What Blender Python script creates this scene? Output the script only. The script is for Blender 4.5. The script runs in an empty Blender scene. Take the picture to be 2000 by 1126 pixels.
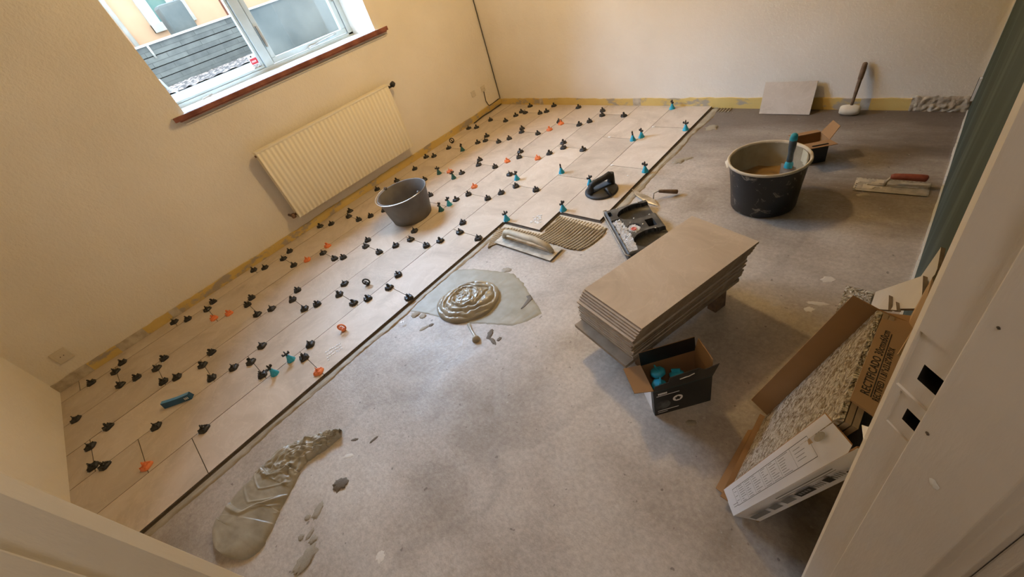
import bpy, bmesh, math, random
from mathutils import Vector, Matrix, noise
random.seed(7)
SC = bpy.context.scene
COL = SC.collection

# ------------------------------------------------------------------ camera
CAM = Vector((3.53636165, -3.27719122, 1.40788891))
FPX = 809.5411648                      # focal length in pixels of a 2000 px wide frame
ra, rb, rc = 0.9448079293562114, 0.8836153415935901, -0.345423137901195
ROT = Matrix.Rotation(ra, 3, 'Z') @ Matrix.Rotation(rb, 3, 'X') @ Matrix.Rotation(rc, 3, 'Z')
cam_data = bpy.data.cameras.new('camera')
cam = bpy.data.objects.new('camera', cam_data); COL.objects.link(cam)
cam_data.sensor_width = 36.0
cam_data.lens = FPX / 2000 * 36.0
cam_data.clip_start = 0.02
cam_data.clip_end = 200
cam.matrix_world = Matrix.Translation(CAM) @ ROT.to_4x4()
SC.camera = cam

# ------------------------------------------------------------------ exposure, sky, daylight, lamps
SC.view_settings.view_transform = 'Standard'
SC.view_settings.look = 'None'
SC.view_settings.exposure = 0.30
SC.view_settings.gamma = 1.0
SC.view_settings.use_curve_mapping = False

world = bpy.data.worlds.new('overcast_sky'); SC.world = world
world.use_nodes = True
wn = world.node_tree
wn.nodes['Background'].inputs[0].default_value = (0.93, 0.97, 1.0, 1)
wn.nodes['Background'].inputs[1].default_value = 2.3

def lamp(name, kind, loc, energy, color, **kw):
    d = bpy.data.lights.new(name, kind); d.energy = energy; d.color = color
    for k, v in kw.items(): setattr(d, k, v)
    o = bpy.data.objects.new(name, d); COL.objects.link(o); o.location = loc
    return o
# wide soft daylight from the bright clouds opposite the window
sun = lamp('cloud_daylight', 'SUN', (-6, -2, 6), 52.0, (0.50, 0.68, 1.0), angle=math.radians(75))
sun.rotation_euler = Vector((-1.0, -0.08, 0.72)).to_track_quat('Z', 'Y').to_euler()
# the room's ceiling lamp and an added fill in the hall to brighten the jambs
lamp('ceiling_lamp_light', 'POINT', (1.65, -1.25, 2.22), 54.0, (0.95, 0.68, 0.30), shadow_soft_size=0.07)
lamp('hall_fill_light', 'POINT', (3.75, -3.45, 2.1), 11.5, (1.0, 0.88, 0.76), shadow_soft_size=0.10)

# ------------------------------------------------------------------ helpers: picture coordinates to places
def ray(px, py):
    return ROT @ Vector(((px-1000)/FPX, (563-py)/FPX, -1))
def onp(px, py, n, c):                 # point of the plane n.p = c seen at (px, py)
    n = Vector(n); d = ray(px, py); t = (c - n.dot(CAM)) / n.dot(d)
    return CAM + d*t
def fl(px, py, z=0.0): return onp(px, py, (0, 0, 1), z)
def wx(px, py, x=0.0): return onp(px, py, (1, 0, 0), x)
def wy(px, py, y=0.0): return onp(px, py, (0, 1, 0), y)

# ------------------------------------------------------------------ helpers: objects
def tag(o, label=None, cat=None, group=None, kind=None):
    if label: o['label'] = label
    if cat: o['category'] = cat
    if group: o['group'] = group
    if kind: o['kind'] = kind
    return o
def thing(name, label, cat, loc=(0, 0, 0), rot=(0, 0, 0), group=None):
    o = bpy.data.objects.new(name, None); COL.objects.link(o)
    o.empty_display_size = 0.05
    o.location = loc; o.rotation_euler = rot
    return tag(o, label, cat, group)
def copy_tree(o, parent=None):
    c = o.copy(); COL.objects.link(c)
    if parent: c.parent = parent
    for ch in list(o.children): copy_tree(ch, c)
    return c

class MB:
    def __init__(s): s.v = []; s.f = []; s.m = []; s.s = []
    def add(s, vs, fs, mi=0, smooth=False):
        b = len(s.v); s.v += [tuple(p) for p in vs]
        for f in fs: s.f.append([b+i for i in f]); s.m.append(mi); s.s.append(smooth)
    def box(s, c, d, M=None, mi=0):
        c = Vector(c); vs = []
        for i in (-.5, .5):
            for j in (-.5, .5):
                for k in (-.5, .5):
                    p = Vector((i*d[0], j*d[1], k*d[2]))
                    if M: p = M @ p
                    vs.append(c+p)
        s.add(vs, [(0,1,3,2),(4,6,7,5),(0,4,5,1),(2,3,7,6),(0,2,6,4),(1,5,7,3)], mi)
    def b2(s, a, b, mi=0): s.box([(a[i]+b[i])/2 for i in range(3)], [abs(b[i]-a[i]) for i in range(3)], None, mi)
    def prism(s, poly, z0, z1, mi=0, f=None):
        n = len(poly); g = f or (lambda x, y, z: (x, y, z))
        s.add([g(p[0], p[1], z0) for p in poly]+[g(p[0], p[1], z1) for p in poly],
              [list(range(n))[::-1], [n+i for i in range(n)]]+[(i, (i+1) % n, n+(i+1) % n, n+i) for i in range(n)], mi)
    def quadslab(s, q, t, mi=0):       # polygon in space thickened by t along its normal
        q = [Vector(p) for p in q]; nrm = (q[1]-q[0]).cross(q[2]-q[1]).normalized()*t; n = len(q)
        s.add(q+[p+nrm for p in q], [list(range(n))[::-1], [n+i for i in range(n)]]+[(i, (i+1) % n, n+(i+1) % n, n+i) for i in range(n)], mi)
    def lathe(s, prof, n=32, c=(0, 0, 0), mi=0, rad=None, smooth=True, M=None, cap=False):
        vs = []; fs = []; m = len(prof)
        for i in range(n):
            a = 2*math.pi*i/n
            for j, (r, z) in enumerate(prof):
                k = rad(a, r, z) if rad else 1.0
                p = Vector((r*k*math.cos(a), r*k*math.sin(a), z))
                if M: p = M @ p
                vs.append(Vector(c)+p)
        for i in range(n):
            for j in range(m-1):
                a, b = i*m+j, ((i+1) % n)*m+j
                fs.append((a, b, b+1, a+1))
        s.add(vs, fs, mi, smooth)
        if cap:
            b = len(s.v)-n*m
            s.f.append([b+i*m+m-1 for i in range(n)]); s.m.append(mi); s.s.append(False)
            s.f.append([b+i*m for i in range(n)][::-1]); s.m.append(mi); s.s.append(False)
    def tube(s, pts, r, n=10, mi=0, closed=False, flat=1.0):
        pts = [Vector(p) for p in pts]; m = len(pts); vs = []
        rs = r if isinstance(r, (list, tuple)) else [r]*m
        up = Vector((0, 0, 1)); prev = None
        for i, p in enumerate(pts):
            if closed: t = pts[(i+1) % m]-pts[i-1]
            else: t = pts[min(i+1, m-1)]-pts[max(i-1, 0)]
            t.normalize()
            if prev is None:
                a = up if abs(t.dot(up)) < .9 else Vector((1, 0, 0))
                x = t.cross(a).normalized()
            else:
                x = (prev - t*prev.dot(t)).normalized()
            prev = x; y = t.cross(x)
            for k in range(n):
                an = 2*math.pi*k/n
                vs.append(p+(x*math.cos(an)+y*math.sin(an)*flat)*rs[i])
        fs = []
        for i in range(m if closed else m-1):
            j = (i+1) % m
            for k in range(n): fs.append((i*n+k, i*n+(k+1) % n, j*n+(k+1) % n, j*n+k))
        if not closed:
            fs.append(list(range(n))[::-1]); fs.append([(m-1)*n+k for k in range(n)])
        s.add(vs, fs, mi, True)
    def grid(s, nu, nv, fn, mi=0, smooth=True, keep=None, mat=None):
        vs = [fn(i/(nu-1), j/(nv-1)) for i in range(nu) for j in range(nv)]
        b = len(s.v); s.v += [tuple(p) for p in vs]
        for i in range(nu-1):
            for j in range(nv-1):
                if keep and not keep((i+.5)/(nu-1), (j+.5)/(nv-1)): continue
                s.f.append([b+i*nv+j, b+(i+1)*nv+j, b+(i+1)*nv+j+1, b+i*nv+j+1])
                s.m.append(mat((i+.5)/(nu-1), (j+.5)/(nv-1)) if mat else mi); s.s.append(smooth)
    def build(s, name, mats, parent=None, loc=None, bevel=0, label=None):
        me = bpy.data.meshes.new(name); me.from_pydata(s.v, [], s.f)
        for m in (mats if isinstance(mats, (list, tuple)) else [mats]): me.materials.append(m)
        for p, mi, sm in zip(me.polygons, s.m, s.s): p.material_index = mi; p.use_smooth = sm
        me.validate(); me.update()
        o = bpy.data.objects.new(name, me); COL.objects.link(o)
        if parent: o.parent = parent
        if loc: o.location = loc
        if bevel:
            b = o.modifiers.new('bevel', 'BEVEL'); b.width = bevel; b.segments = 2; b.limit_method = 'ANGLE'; b.angle_limit = math.radians(40)
        if label: o['label'] = label
        return o
def struct(name, mb, mat, bevel=0):
    return tag(mb.build(name, mat, bevel=bevel), kind='structure')

# ------------------------------------------------------------------ materials
def mat(name, col, rough=.6, metal=0., spec=.5):
    m = bpy.data.materials.new(name); m.use_nodes = True
    b = m.node_tree.nodes['Principled BSDF']
    b.inputs['Base Color'].default_value = (*col, 1); b.inputs['Roughness'].default_value = rough
    b.inputs['Metallic'].default_value = metal; b.inputs['Specular IOR Level'].default_value = spec
    return m
class NT:
    def __init__(s, m): s.m = m; s.t = m.node_tree; s.b = s.t.nodes['Principled BSDF']
    def n(s, kind, **kw):
        x = s.t.nodes.new(kind)
        for k, v in kw.items():
            if k.startswith('i_'): x.inputs[k[2:].replace('_', ' ')].default_value = v
            else: setattr(x, k, v)
        return x
    def l(s, a, b): s.t.links.new(a, b)
    def coord(s, kind='Object', scale=None, rot=None):
        c = s.n('ShaderNodeTexCoord').outputs[kind]
        if scale or rot:
            mp = s.n('ShaderNodeMapping'); s.l(c, mp.inputs[0])
            if scale: mp.inputs['Scale'].default_value = scale
            if rot: mp.inputs['Rotation'].default_value = rot
            c = mp.outputs[0]
        return c
    def noise(s, scale, detail=4, rough=.5, co=None, dist=0.):
        x = s.n('ShaderNodeTexNoise'); x.inputs['Scale'].default_value = scale
        x.inputs['Detail'].default_value = detail; x.inputs['Roughness'].default_value = rough; x.inputs['Distortion'].default_value = dist
        s.l(co or s.coord(), x.inputs['Vector']); return x.outputs['Fac']
    def ramp(s, fac, stops):
        r = s.n('ShaderNodeValToRGB'); el = r.color_ramp.elements
        while len(el) < len(stops): el.new(.5)
        for e, (p, c) in zip(el, stops): e.position = p; e.color = (*c, 1) if len(c) == 3 else c
        s.l(fac, r.inputs[0]); return r.outputs[0]
    def mix(s, fac, a, b, mode='MIX'):
        x = s.n('ShaderNodeMix', data_type='RGBA', blend_type=mode)
        for sock, v in ((x.inputs[0], fac), (x.inputs[6], a), (x.inputs[7], b)):
            if isinstance(v, (int, float)): sock.default_value = v
            elif isinstance(v, tuple): sock.default_value = (*v, 1)
            else: s.l(v, sock)
        return x.outputs[2]
    def math(s, op, a, b=0.):
        x = s.n('ShaderNodeMath', operation=op)
        for i, v in enumerate((a, b)):
            if isinstance(v, (int, float)): x.inputs[i].default_value = v
            else: s.l(v, x.inputs[i])
        return x.outputs[0]
    def color(s, c): s.l(c, s.b.inputs['Base Color'])
    def rough(s, c): s.l(c, s.b.inputs['Roughness'])
    def bump(s, h, strength=.3, dist=.01, nrm=None):
        x = s.n('ShaderNodeBump'); x.inputs['Strength'].default_value = strength; x.inputs['Distance'].default_value = dist
        s.l(h, x.inputs['Height'])
        if nrm: s.l(nrm, x.inputs['Normal'])
        s.l(x.outputs[0], s.b.inputs['Normal']); return x.outputs[0]
def noisy(name, a, b, scale=8, rough=.6, metal=0., bump=.0, bscale=60, spec=.5, lo=.35, hi=.65, dist=.003, detail=5):
    m = mat(name, a, rough, metal, spec); t = NT(m)
    t.color(t.ramp(t.noise(scale, detail), [(lo, a), (hi, b)]))
    if bump: t.bump(t.noise(bscale, 3), bump, dist)
    return m

# painted textured wall
M_wall = mat('wall_paint', (.74, .70, .64), .75, spec=.25); t = NT(M_wall)
t.color(t.ramp(t.noise(2.2, 4), [(.3, (.80, .745, .66)), (.7, (.87, .82, .74))]))
t.bump(t.math('ADD', t.noise(38, 3, .55), t.math('MULTIPLY', t.noise(95, 2), .5)), .65, .006)
M_ceil = noisy('unseen_brown_ceiling', (.30, .19, .10), (.36, .24, .13), 6, .6)  # unseen ceiling, made dark brown to cut the bounced fill light
# green plasterboard
M_green = mat('green_board', (.10, .125, .11), .8, spec=.2); t = NT(M_green)
t.color(t.mix(t.ramp(t.noise(1.0, 6, .6, t.coord(scale=(1, 5, .6))), [(.5, (0, 0, 0)), (.78, (.5, .5, .5))]), (.055, .078, .072), (.22, .26, .25)))
# concrete screed
M_conc = mat('screed', (.3, .27, .23), .6, spec=.45); t = NT(M_conc)
co = t.coord()
base = t.ramp(t.noise(1.1, 7, .62, co), [(.38, (.29, .245, .20)), (.50, (.42, .37, .318)), (.60, (.53, .48, .425))])
patch = t.ramp(t.noise(2.3, 6, .6, t.coord(scale=(1, 1.8, 1), rot=(0, 0, .6)), .8), [(.50, (0, 0, 0)), (.60, (1, 1, 1))])
base = t.mix(t.math('MULTIPLY', patch, .34), base, (.50, .465, .425))
fine = t.ramp(t.noise(60, 5, .7, co), [(.38, (.88, .87, .86)), (.62, (1.10, 1.10, 1.10))])
base = t.mix(1.0, base, fine, 'MULTIPLY')
sep = t.n('ShaderNodeSeparateXYZ'); t.l(co, sep.inputs[0])
# damp darker primer near the back wall, widened to paint in the tub's shadow
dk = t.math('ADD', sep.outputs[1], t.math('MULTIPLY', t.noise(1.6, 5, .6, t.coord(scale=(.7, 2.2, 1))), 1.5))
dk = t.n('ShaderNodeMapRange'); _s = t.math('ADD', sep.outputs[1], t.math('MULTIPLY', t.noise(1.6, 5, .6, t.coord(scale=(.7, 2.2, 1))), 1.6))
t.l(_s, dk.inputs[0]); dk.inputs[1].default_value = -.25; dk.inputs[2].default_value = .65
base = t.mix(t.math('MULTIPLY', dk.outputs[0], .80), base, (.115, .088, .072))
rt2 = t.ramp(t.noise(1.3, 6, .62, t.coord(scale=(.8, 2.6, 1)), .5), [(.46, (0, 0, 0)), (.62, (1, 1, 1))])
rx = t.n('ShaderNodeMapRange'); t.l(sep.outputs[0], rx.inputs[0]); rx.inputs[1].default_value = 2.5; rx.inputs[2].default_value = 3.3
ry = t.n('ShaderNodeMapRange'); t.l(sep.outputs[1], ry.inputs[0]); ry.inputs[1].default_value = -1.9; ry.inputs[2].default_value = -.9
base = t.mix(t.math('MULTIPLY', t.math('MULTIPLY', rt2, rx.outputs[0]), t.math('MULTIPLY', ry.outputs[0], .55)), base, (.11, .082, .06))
speck = t.ramp(t.noise(55, 2, .5, co), [(.70, (0, 0, 0)), (.74, (1, 1, 1))])
base = t.mix(t.math('MULTIPLY', speck, .35), base, (.62, .60, .56))
pit = t.ramp(t.noise(34, 2, .5, co), [(.26, (1, 1, 1)), (.30, (0, 0, 0))])
base = t.mix(t.math('MULTIPLY', pit, .6), base, (.10, .08, .07))
line = t.n('ShaderNodeTexWave', wave_type='BANDS', bands_direction='X'); line.inputs['Scale'].default_value = .55; line.inputs['Distortion'].default_value = 6; line.inputs['Detail'].default_value = 4; line.inputs['Detail Roughness'].default_value = .7
t.l(t.coord(rot=(0, 0, .25)), line.inputs['Vector'])
ln = t.ramp(line.outputs['Fac'], [(.0, (1, 1, 1)), (.03, (0, 0, 0))])
base = t.mix(t.math('MULTIPLY', ln, .16), base, (.17, .15, .13))
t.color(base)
t.rough(t.ramp(t.noise(1.7, 5, .6, co), [(.35, (.42, .42, .42)), (.65, (.66, .66, .66))]))
gr = t.math('ADD', t.math('MULTIPLY', t.noise(6, 5, .6, co), 1.2), t.math('MULTIPLY', t.noise(70, 4, .65, co), .30))
t.bump(gr, .6, .010)
# stone look tile
def tile_mat(name, a, b, c, rough=.50):
    m = mat(name, a, rough, spec=.22); t = NT(m)
    geo = t.n('ShaderNodeNewGeometry')
    off = t.n('ShaderNodeVectorMath', operation='ADD')
    sc = t.n('ShaderNodeVectorMath', operation='SCALE'); comb = t.n('ShaderNodeCombineXYZ')
    for i in range(3): t.l(geo.outputs['Random Per Island'], comb.inputs[i])
    t.l(comb.outputs[0], sc.inputs[0]); sc.inputs['Scale'].default_value = 37.0
    t.l(t.coord(), off.inputs[0]); t.l(sc.outputs[0], off.inputs[1])
    n1 = t.noise(3.0, 8, .62, off.outputs[0], 1.2)
    c1 = t.ramp(n1, [(.30, a), (.50, b), (.70, c)])
    vein = t.math('ABSOLUTE', t.math('SUBTRACT', t.noise(5.0, 6, .6, off.outputs[0], 1.5), .5))
    v = t.ramp(vein, [(0, (1, 1, 1)), (.022, (0, 0, 0))])
    c1 = t.mix(t.math('MULTIPLY', v, .15), c1, tuple(min(1, x*1.35) for x in c))
    hs = t.n('ShaderNodeHueSaturation'); t.l(c1, hs.inputs['Color'])
    t.l(t.math('ADD', t.math('MULTIPLY', geo.outputs['Random Per Island'], .14), .93), hs.inputs['Value'])
    t.color(hs.outputs[0]); t.bump(t.noise(60, 5, .6), .10, .002)
    return m
M_tile = tile_mat('beige_stone_tile', (.47, .40, .325), (.585, .505, .42), (.65, .575, .495))
M_tileedge = noisy('tile_body', (.30, .235, .175), (.40, .33, .25), 30, .75)
M_tileedgedark = noisy('tile_body_dark', (.15, .115, .085), (.21, .17, .13), 30, .8)  # darker body tone, shade of the laid tile edges painted in
M_bed = noisy('adhesive_bed', (.06, .045, .032), (.10, .08, .06), 20, .8)
def mortar_mat(name, a, b, rough, bump=.3, bs=40):
    m = noisy(name, a, b, 14, rough, bump=bump, bscale=bs, spec=.5, dist=.004); return m
M_mortar = mortar_mat('wet_adhesive', (.29, .26, .195), (.38, .345, .27), .28, .25, 45)
M_mortar2 = mortar_mat('dull_adhesive', (.30, .26, .19), (.40, .35, .27), .55, .4, 60)
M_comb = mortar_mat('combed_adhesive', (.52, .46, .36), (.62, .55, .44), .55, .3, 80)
M_groove = mortar_mat('adhesive_in_grooves', (.10, .075, .045), (.15, .115, .075), .6)  # dark adhesive; in the combed grooves it also paints their shade
M_yellow = mat('old_yellow_paint', (.62, .42, .12), .6); t = NT(M_yellow)
t.color(t.mix(t.ramp(t.noise(6, 7, .65, t.coord(scale=(1, 1, 2))), [(.53, (0, 0, 0)), (.60, (1, 1, 1))]),
              t.ramp(t.noise(3, 3), [(.3, (.72, .55, .20)), (.7, (.62, .43, .13))]), (.40, .34, .26)))
t.bump(t.noise(45, 4), .6, .004)
M_plaster = noisy('crumbled_plaster', (.42, .35, .26), (.62, .56, .46), 18, .9, bump=.9, bscale=30, dist=.01)
M_white = noisy('white_gloss_paint', (.80, .82, .82), (.76, .79, .80), 4, .4)
M_frame = noisy('window_paint', (.50, .55, .53), (.42, .46, .43), 6, .45)
M_sillwood = noisy('mahogany', (.16, .045, .028), (.30, .11, .07), 12, .55)
M_rad = mat('radiator_enamel', (.86, .80, .64), .45)
M_black = noisy('black_plastic', (.012, .013, .014), (.03, .03, .032), 60, .42)
M_blackmatte = noisy('black_rubber', (.012, .013, .015), (.028, .028, .03), 30, .6)
M_orange = noisy('orange_plastic', (.80, .20, .06), (.86, .27, .10), 60, .4)
M_blue = noisy('blue_plastic', (.02, .32, .50), (.04, .42, .60), 60, .4)
M_spacer = mat('white_plastic', (.90, .90, .91), .4)
M_dark = mat('dark_void', (.008, .007, .006), .9)
M_steel = noisy('worn_steel', (.30, .28, .24), (.50, .47, .42), 22, .42, .75, bump=.15, bscale=120)
M_steeldirty = noisy('steel_with_dried_adhesive', (.36, .33, .27), (.55, .51, .44), 26, .6, .25, bump=.5, bscale=70)
M_wire = mat('bright_wire', (.72, .70, .66), .3, .9)
M_card = noisy('brown_cardboard', (.30, .17, .075), (.36, .21, .10), 5, .85)
M_cardlight = noisy('tan_cardboard', (.42, .29, .16), (.47, .33, .19), 5, .85)
M_cardwhite = noisy('white_printed_cardboard', (.86, .86, .88), (.81, .81, .83), 5, .6)
M_ink = mat('black_ink', (.02, .02, .022), .7)
M_greyink = mat('grey_ink', (.22, .22, .22), .7)
M_wood = noisy('grey_wood', (.22, .17, .12), (.33, .27, .20), 14, .75)
M_redwood = noisy('red_painted_wood', (.22, .045, .025), (.30, .075, .04), 40, .5)
M_brownwood = noisy('brown_handle_wood', (.12, .075, .045), (.20, .13, .08), 40, .6)
M_door = mat('frame_paint', (.60, .55, .47), .5); t = NT(M_door)
t.color(t.ramp(t.noise(3, 6, .6), [(.3, (.66, .62, .56)), (.7, (.76, .72, .66))]))
t.bump(t.noise(9, 6, .6, t.coord(scale=(3, 3, .6))), .35, .006)

# ------------------------------------------------------------------ room shell
RX, RY, RZ = 3.65, -4.3204, 2.45
TH = 0.014                              # top of the laid tiles
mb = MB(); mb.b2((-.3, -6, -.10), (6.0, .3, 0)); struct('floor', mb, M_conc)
mb = MB(); mb.b2((-.42, -6, RZ), (6.0, .42, RZ+.1)); struct('ceiling', mb, M_ceil)
# window wall with its opening
WY0, WY1, WZ0, WZ1 = -2.705, -1.140, 1.070, 2.22
mb = MB()
mb.b2((-.42, -6, -.1), (0, WY0, RZ)); mb.b2((-.42, WY1, -.1), (0, .42, RZ))
mb.b2((-.42, WY0, -.1), (0, WY1, WZ0)); mb.b2((-.42, WY0, WZ1), (0, WY1, RZ))
struct('wall_left', mb, M_wall)
mb = MB(); mb.b2((0, 0, -.1), (6.0, .42, RZ)); struct('wall_back', mb, M_wall)
mb = MB(); mb.b2((RX, -2.785, -.1), (RX+.12, 0, RZ)); struct('wall_right', mb, M_green)
mb = MB(); mb.b2((0, RY-.12, -.1), (2.31, RY, RZ)); struct('wall_front', mb, M_wall)

# door frame set across the corner
TT = Vector((.657, .754, 0)).normalized(); NN = Vector((TT.y, -TT.x, 0))   # along the wall, and out towards the hall
PR = Vector((3.584, -2.860, 0)); PL = Vector((3.031, -3.495, 0))
def lean(z): return .035*(.74-z)
def jamb(side):
    P, sg = (PR, 1) if side == 'r' else (PL, -1)
    def g(s, w, z):
        p = P+TT*(sg*s)+NN*w
        return (p.x+(lean(z) if side == 'r' else 0), p.y, z)
    return g
prof = [(.008, -.001), (-.001, .0106), (0, .055), (-.012, .056), (-.012, .136), (-.003, .140), (-.003, .152), (.055, .152), (.055, 0)]
door = tag(bpy.data.objects.new('door_1', None), kind='structure'); COL.objects.link(door)
def jambs(side):
    m = MB(); m.prism(prof if side == 'r' else [(a, b*(1.6 if i == 1 else 1)) for i, (a, b) in enumerate(prof)], 0, 2.06, 0, jamb(side))
    return m
jr = jambs('r').build('door_jamb', M_door, door, bevel=.0015)
jl = jambs('l').build('door_jamb', M_door, door, bevel=.0015)
# strike openings cut into the right jamb: hole, hole and the shallow plate recess
gr_ = jamb('r')
def cutter(s0, s1, w0, w1, z0, z1):
    m = MB(); m.prism([(s0, w0), (s0, w1), (s1, w1), (s1, w0)], z0, z1, 0, gr_)
    return m
for k, (w0, w1, z0, z1, dep) in enumerate(((.027, .050, .960, .984, .035), (.032, .048, .893, .914, .035), (.013, .052, .935, 1.02, .0022), (.020, .051, .872, .932, .0016))):
    c = cutter(-.01, dep, w0, w1, z0, z1).build('cut', M_dark)
    md = jr.modifiers.new('cut', 'BOOLEAN'); md.object = c; md.operation = 'DIFFERENCE'; md.solver = 'EXACT'
    md.material_mode = 'TRANSFER' if hasattr(md, 'material_mode') else 'INDEX'
    c.hide_render = True
    jr.data.materials.append(M_dark) if k == 0 else None
bpy.context.view_layer.update()
dg = bpy.context.evaluated_depsgraph_get()
me = bpy.data.meshes.new_from_object(jr.evaluated_get(dg)); jr.modifiers.clear(); jr.data = me
for o in [o for o in COL.objects if o.name.startswith('cut')]: bpy.data.objects.remove(o)
for p in me.polygons:                   # only the deep pockets stay dark
    p.material_index = 0
me.materials.clear(); me.materials.append(M_door); me.materials.append(M_dark)
for p in me.polygons:
    c = p.center; s = (Vector((c.x-lean(c.z), c.y, 0))-PR).dot(TT)
    w = (Vector((c.x-lean(c.z), c.y, 0))-PR).dot(NN)
    if .88 < c.z < 1.0 and .018 < w < .052 and s > .006 and s < .05: p.material_index = 1
pj = Vector((TT.x, TT.y, .035*TT.x)); cj = TT.dot(PR)+.035*.74*TT.x
for (px, py, rr_, dk__) in ((1811, 846, .0022, 1), (1824, 944, .0055, 0), (1950, 640, .0015, 1)):
    p = onp(px, py, pj, cj-(.0125 if px != 1790 and px != 1722 else .0005)); m = MB()
    q_ = (-TT).to_track_quat('Z', 'Y').to_matrix()
    m.lathe([(.0001, .0007), (rr_*.7, .0004), (rr_, 0)], 24, tuple(p), M=q_, rad=lambda a, r, z: 1+.4*noise.noise(Vector((math.cos(a)*2+px, math.sin(a)*2, 0))))
    m.build('paint_chip', M_bed if dk__ else M_white, door)
mb = MB()
def gh(s, w, z):
    p = PL+TT*s+NN*w; return (p.x, p.y, z)
L = (PR-PL).length
mb.prism([(-.055, 0), (L+.055, 0), (L+.055, .152), (-.055, .152)], 2.06, 2.12, 0, gh); mb.build('door_head', M_door, door)
# hall side casing boards
for side in 'lr':
    g = jamb(side); m = MB(); m.prism([(.008, .1525), (.008, .166), (.085, .166), (.085, .1525)], 0, 2.16, 0, g); m.build('door_casing', M_door, door, bevel=.002)
# diagonal wall around the frame
mb = MB()
mb.prism([(-1.12, 0), (-.055, 0), (-.055, .152), (-1.12, .152)], -.1, RZ, 0, gh)
mb.prism([(L+.055, 0), (L+.12, 0), (L+.12, .152), (L+.055, .152)], -.1, RZ, 0, gh)
mb.prism([(-.055, 0), (L+.055, 0), (L+.055, .152), (-.055, .152)], 2.12, RZ, 0, gh)
struct('wall_door', mb, M_wall)
# hall enclosure behind the door
M_hall = noisy('hall_paint', (.62, .50, .30), (.66, .54, .34), 3, .7)
mb = MB(); mb.b2((2.2, -5.6, -.1), (5.4, -5.5, RZ)); mb.b2((5.3, -5.5, -.1), (5.4, .1, RZ)); mb.b2((2.15, -5.6, -.1), (2.25, RY-.12, RZ)); mb.b2((3.77, -1.6, -.1), (5.3, -1.5, RZ))
struct('wall_hall', mb, M_hall)

# bare strips at the foot of the walls where the skirting was
def strip(name, pts_axis, ax, seed, cuts):
    m = MB(); n = 150
    for i in range(n):
        a0 = pts_axis[0]+(pts_axis[1]-pts_axis[0])*i/n; a1 = pts_axis[0]+(pts_axis[1]-pts_axis[0])*(i+1)/n
        def top(a): return .074+.010*noise.noise(Vector((a*3+seed, seed, 0)))+.006*noise.noise(Vector((a*17, seed, 1)))
        d = .010
        t0, t1 = top(a0), top(a1)
        if ax == 'x': vs = [(a0, -d, .0), (a1, -d, .0), (a1, -d, t1), (a0, -d, t0), (a0, 0, 0), (a1, 0, 0), (a1, 0, t1), (a0, 0, t0)]
        else: vs = [(d, a0, 0), (d, a1, 0), (d, a1, t1), (d, a0, t0), (0, a0, 0), (0, a1, 0), (0, a1, t1), (0, a0, t0)]
        mi = 1 if any(c0 < a0 < c1 for c0, c1 in cuts) else 0
        m.add(vs, [(0, 1, 2, 3), (3, 2, 6, 7), (0, 3, 7, 4), (1, 5, 6, 2)], mi)
    return struct(name, m, [M_yellow, M_plaster])
strip('baseboard_back', (0, RX), 'x', 1.3, [(.55, .60), (1.60, 1.66), (3.14, 3.20), (3.42, 3.65)])
strip('baseboard_left', (RY, 0), 'y', 5.1, [(-4.33, -4.12), (-3.95, -3.80), (-3.62, -3.55)])
# rough crumbled plaster in the back corner and the white filler along the green board
mb = MB()
mb.grid(40, 12, lambda u, v: (3.40+u*.245, -.013-.018*abs(noise.noise(Vector((u*9, v*4, 2))))-.01*abs(noise.noise(Vector((u*25, v*9, 5)))), .0+v*(.085+.012*noise.noise(Vector((u*8, 0, 0))))))
struct('trim_1', mb, M_plaster)
mb = MB()
for i in range(70):
    y0 = -2.74+2.73*i/70; y1 = y0+2.73/70
    h = .010+.009*noise.noise(Vector((y0*5, 3, 0))); w = .007+.006*noise.noise(Vector((y0*7, 9, 0)))
    mb.b2((RX-w, y0, 0), (RX+.001, y1, max(h, .004)))
mb.b2((RX-.003, -.010, .1), (RX, 0, RZ)); mb.b2((RX-.010, -.055, .075), (RX, -.035, .19))
struct('trim_2', mb, M_white)
mb = MB(); mb.b2((RX-.012, -.034, .075), (RX-.001, -.02, .185)); struct('trim_3', mb, M_dark)

# ------------------------------------------------------------------ window, sill and what lies outside
XF = -.35
win = tag(bpy.data.objects.new('window_1', None), kind='structure'); COL.objects.link(win)
mb = MB()
y0, y1, z0, z1 = WY0, WY1, 1.095, WZ1
def bar(m, ya, yb, za, zb, xa=-.41, xb=XF): m.b2((xa, ya, za), (xb, yb, zb))
bar(mb, y0, y1, z0-.03, z0+.018); bar(mb, y0, y1, z1-.05, z1); bar(mb, y0, y0+.03, z0, z1); bar(mb, y1-.045, y1, z0, z1)
mb.build('window_frame', M_frame, win, bevel=.003)
mb = MB(); bar(mb, -1.962, -1.893, z0+.018, z1-.05, -.42, -.345); mb.build('mullion', M_frame, win, bevel=.006)
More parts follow.
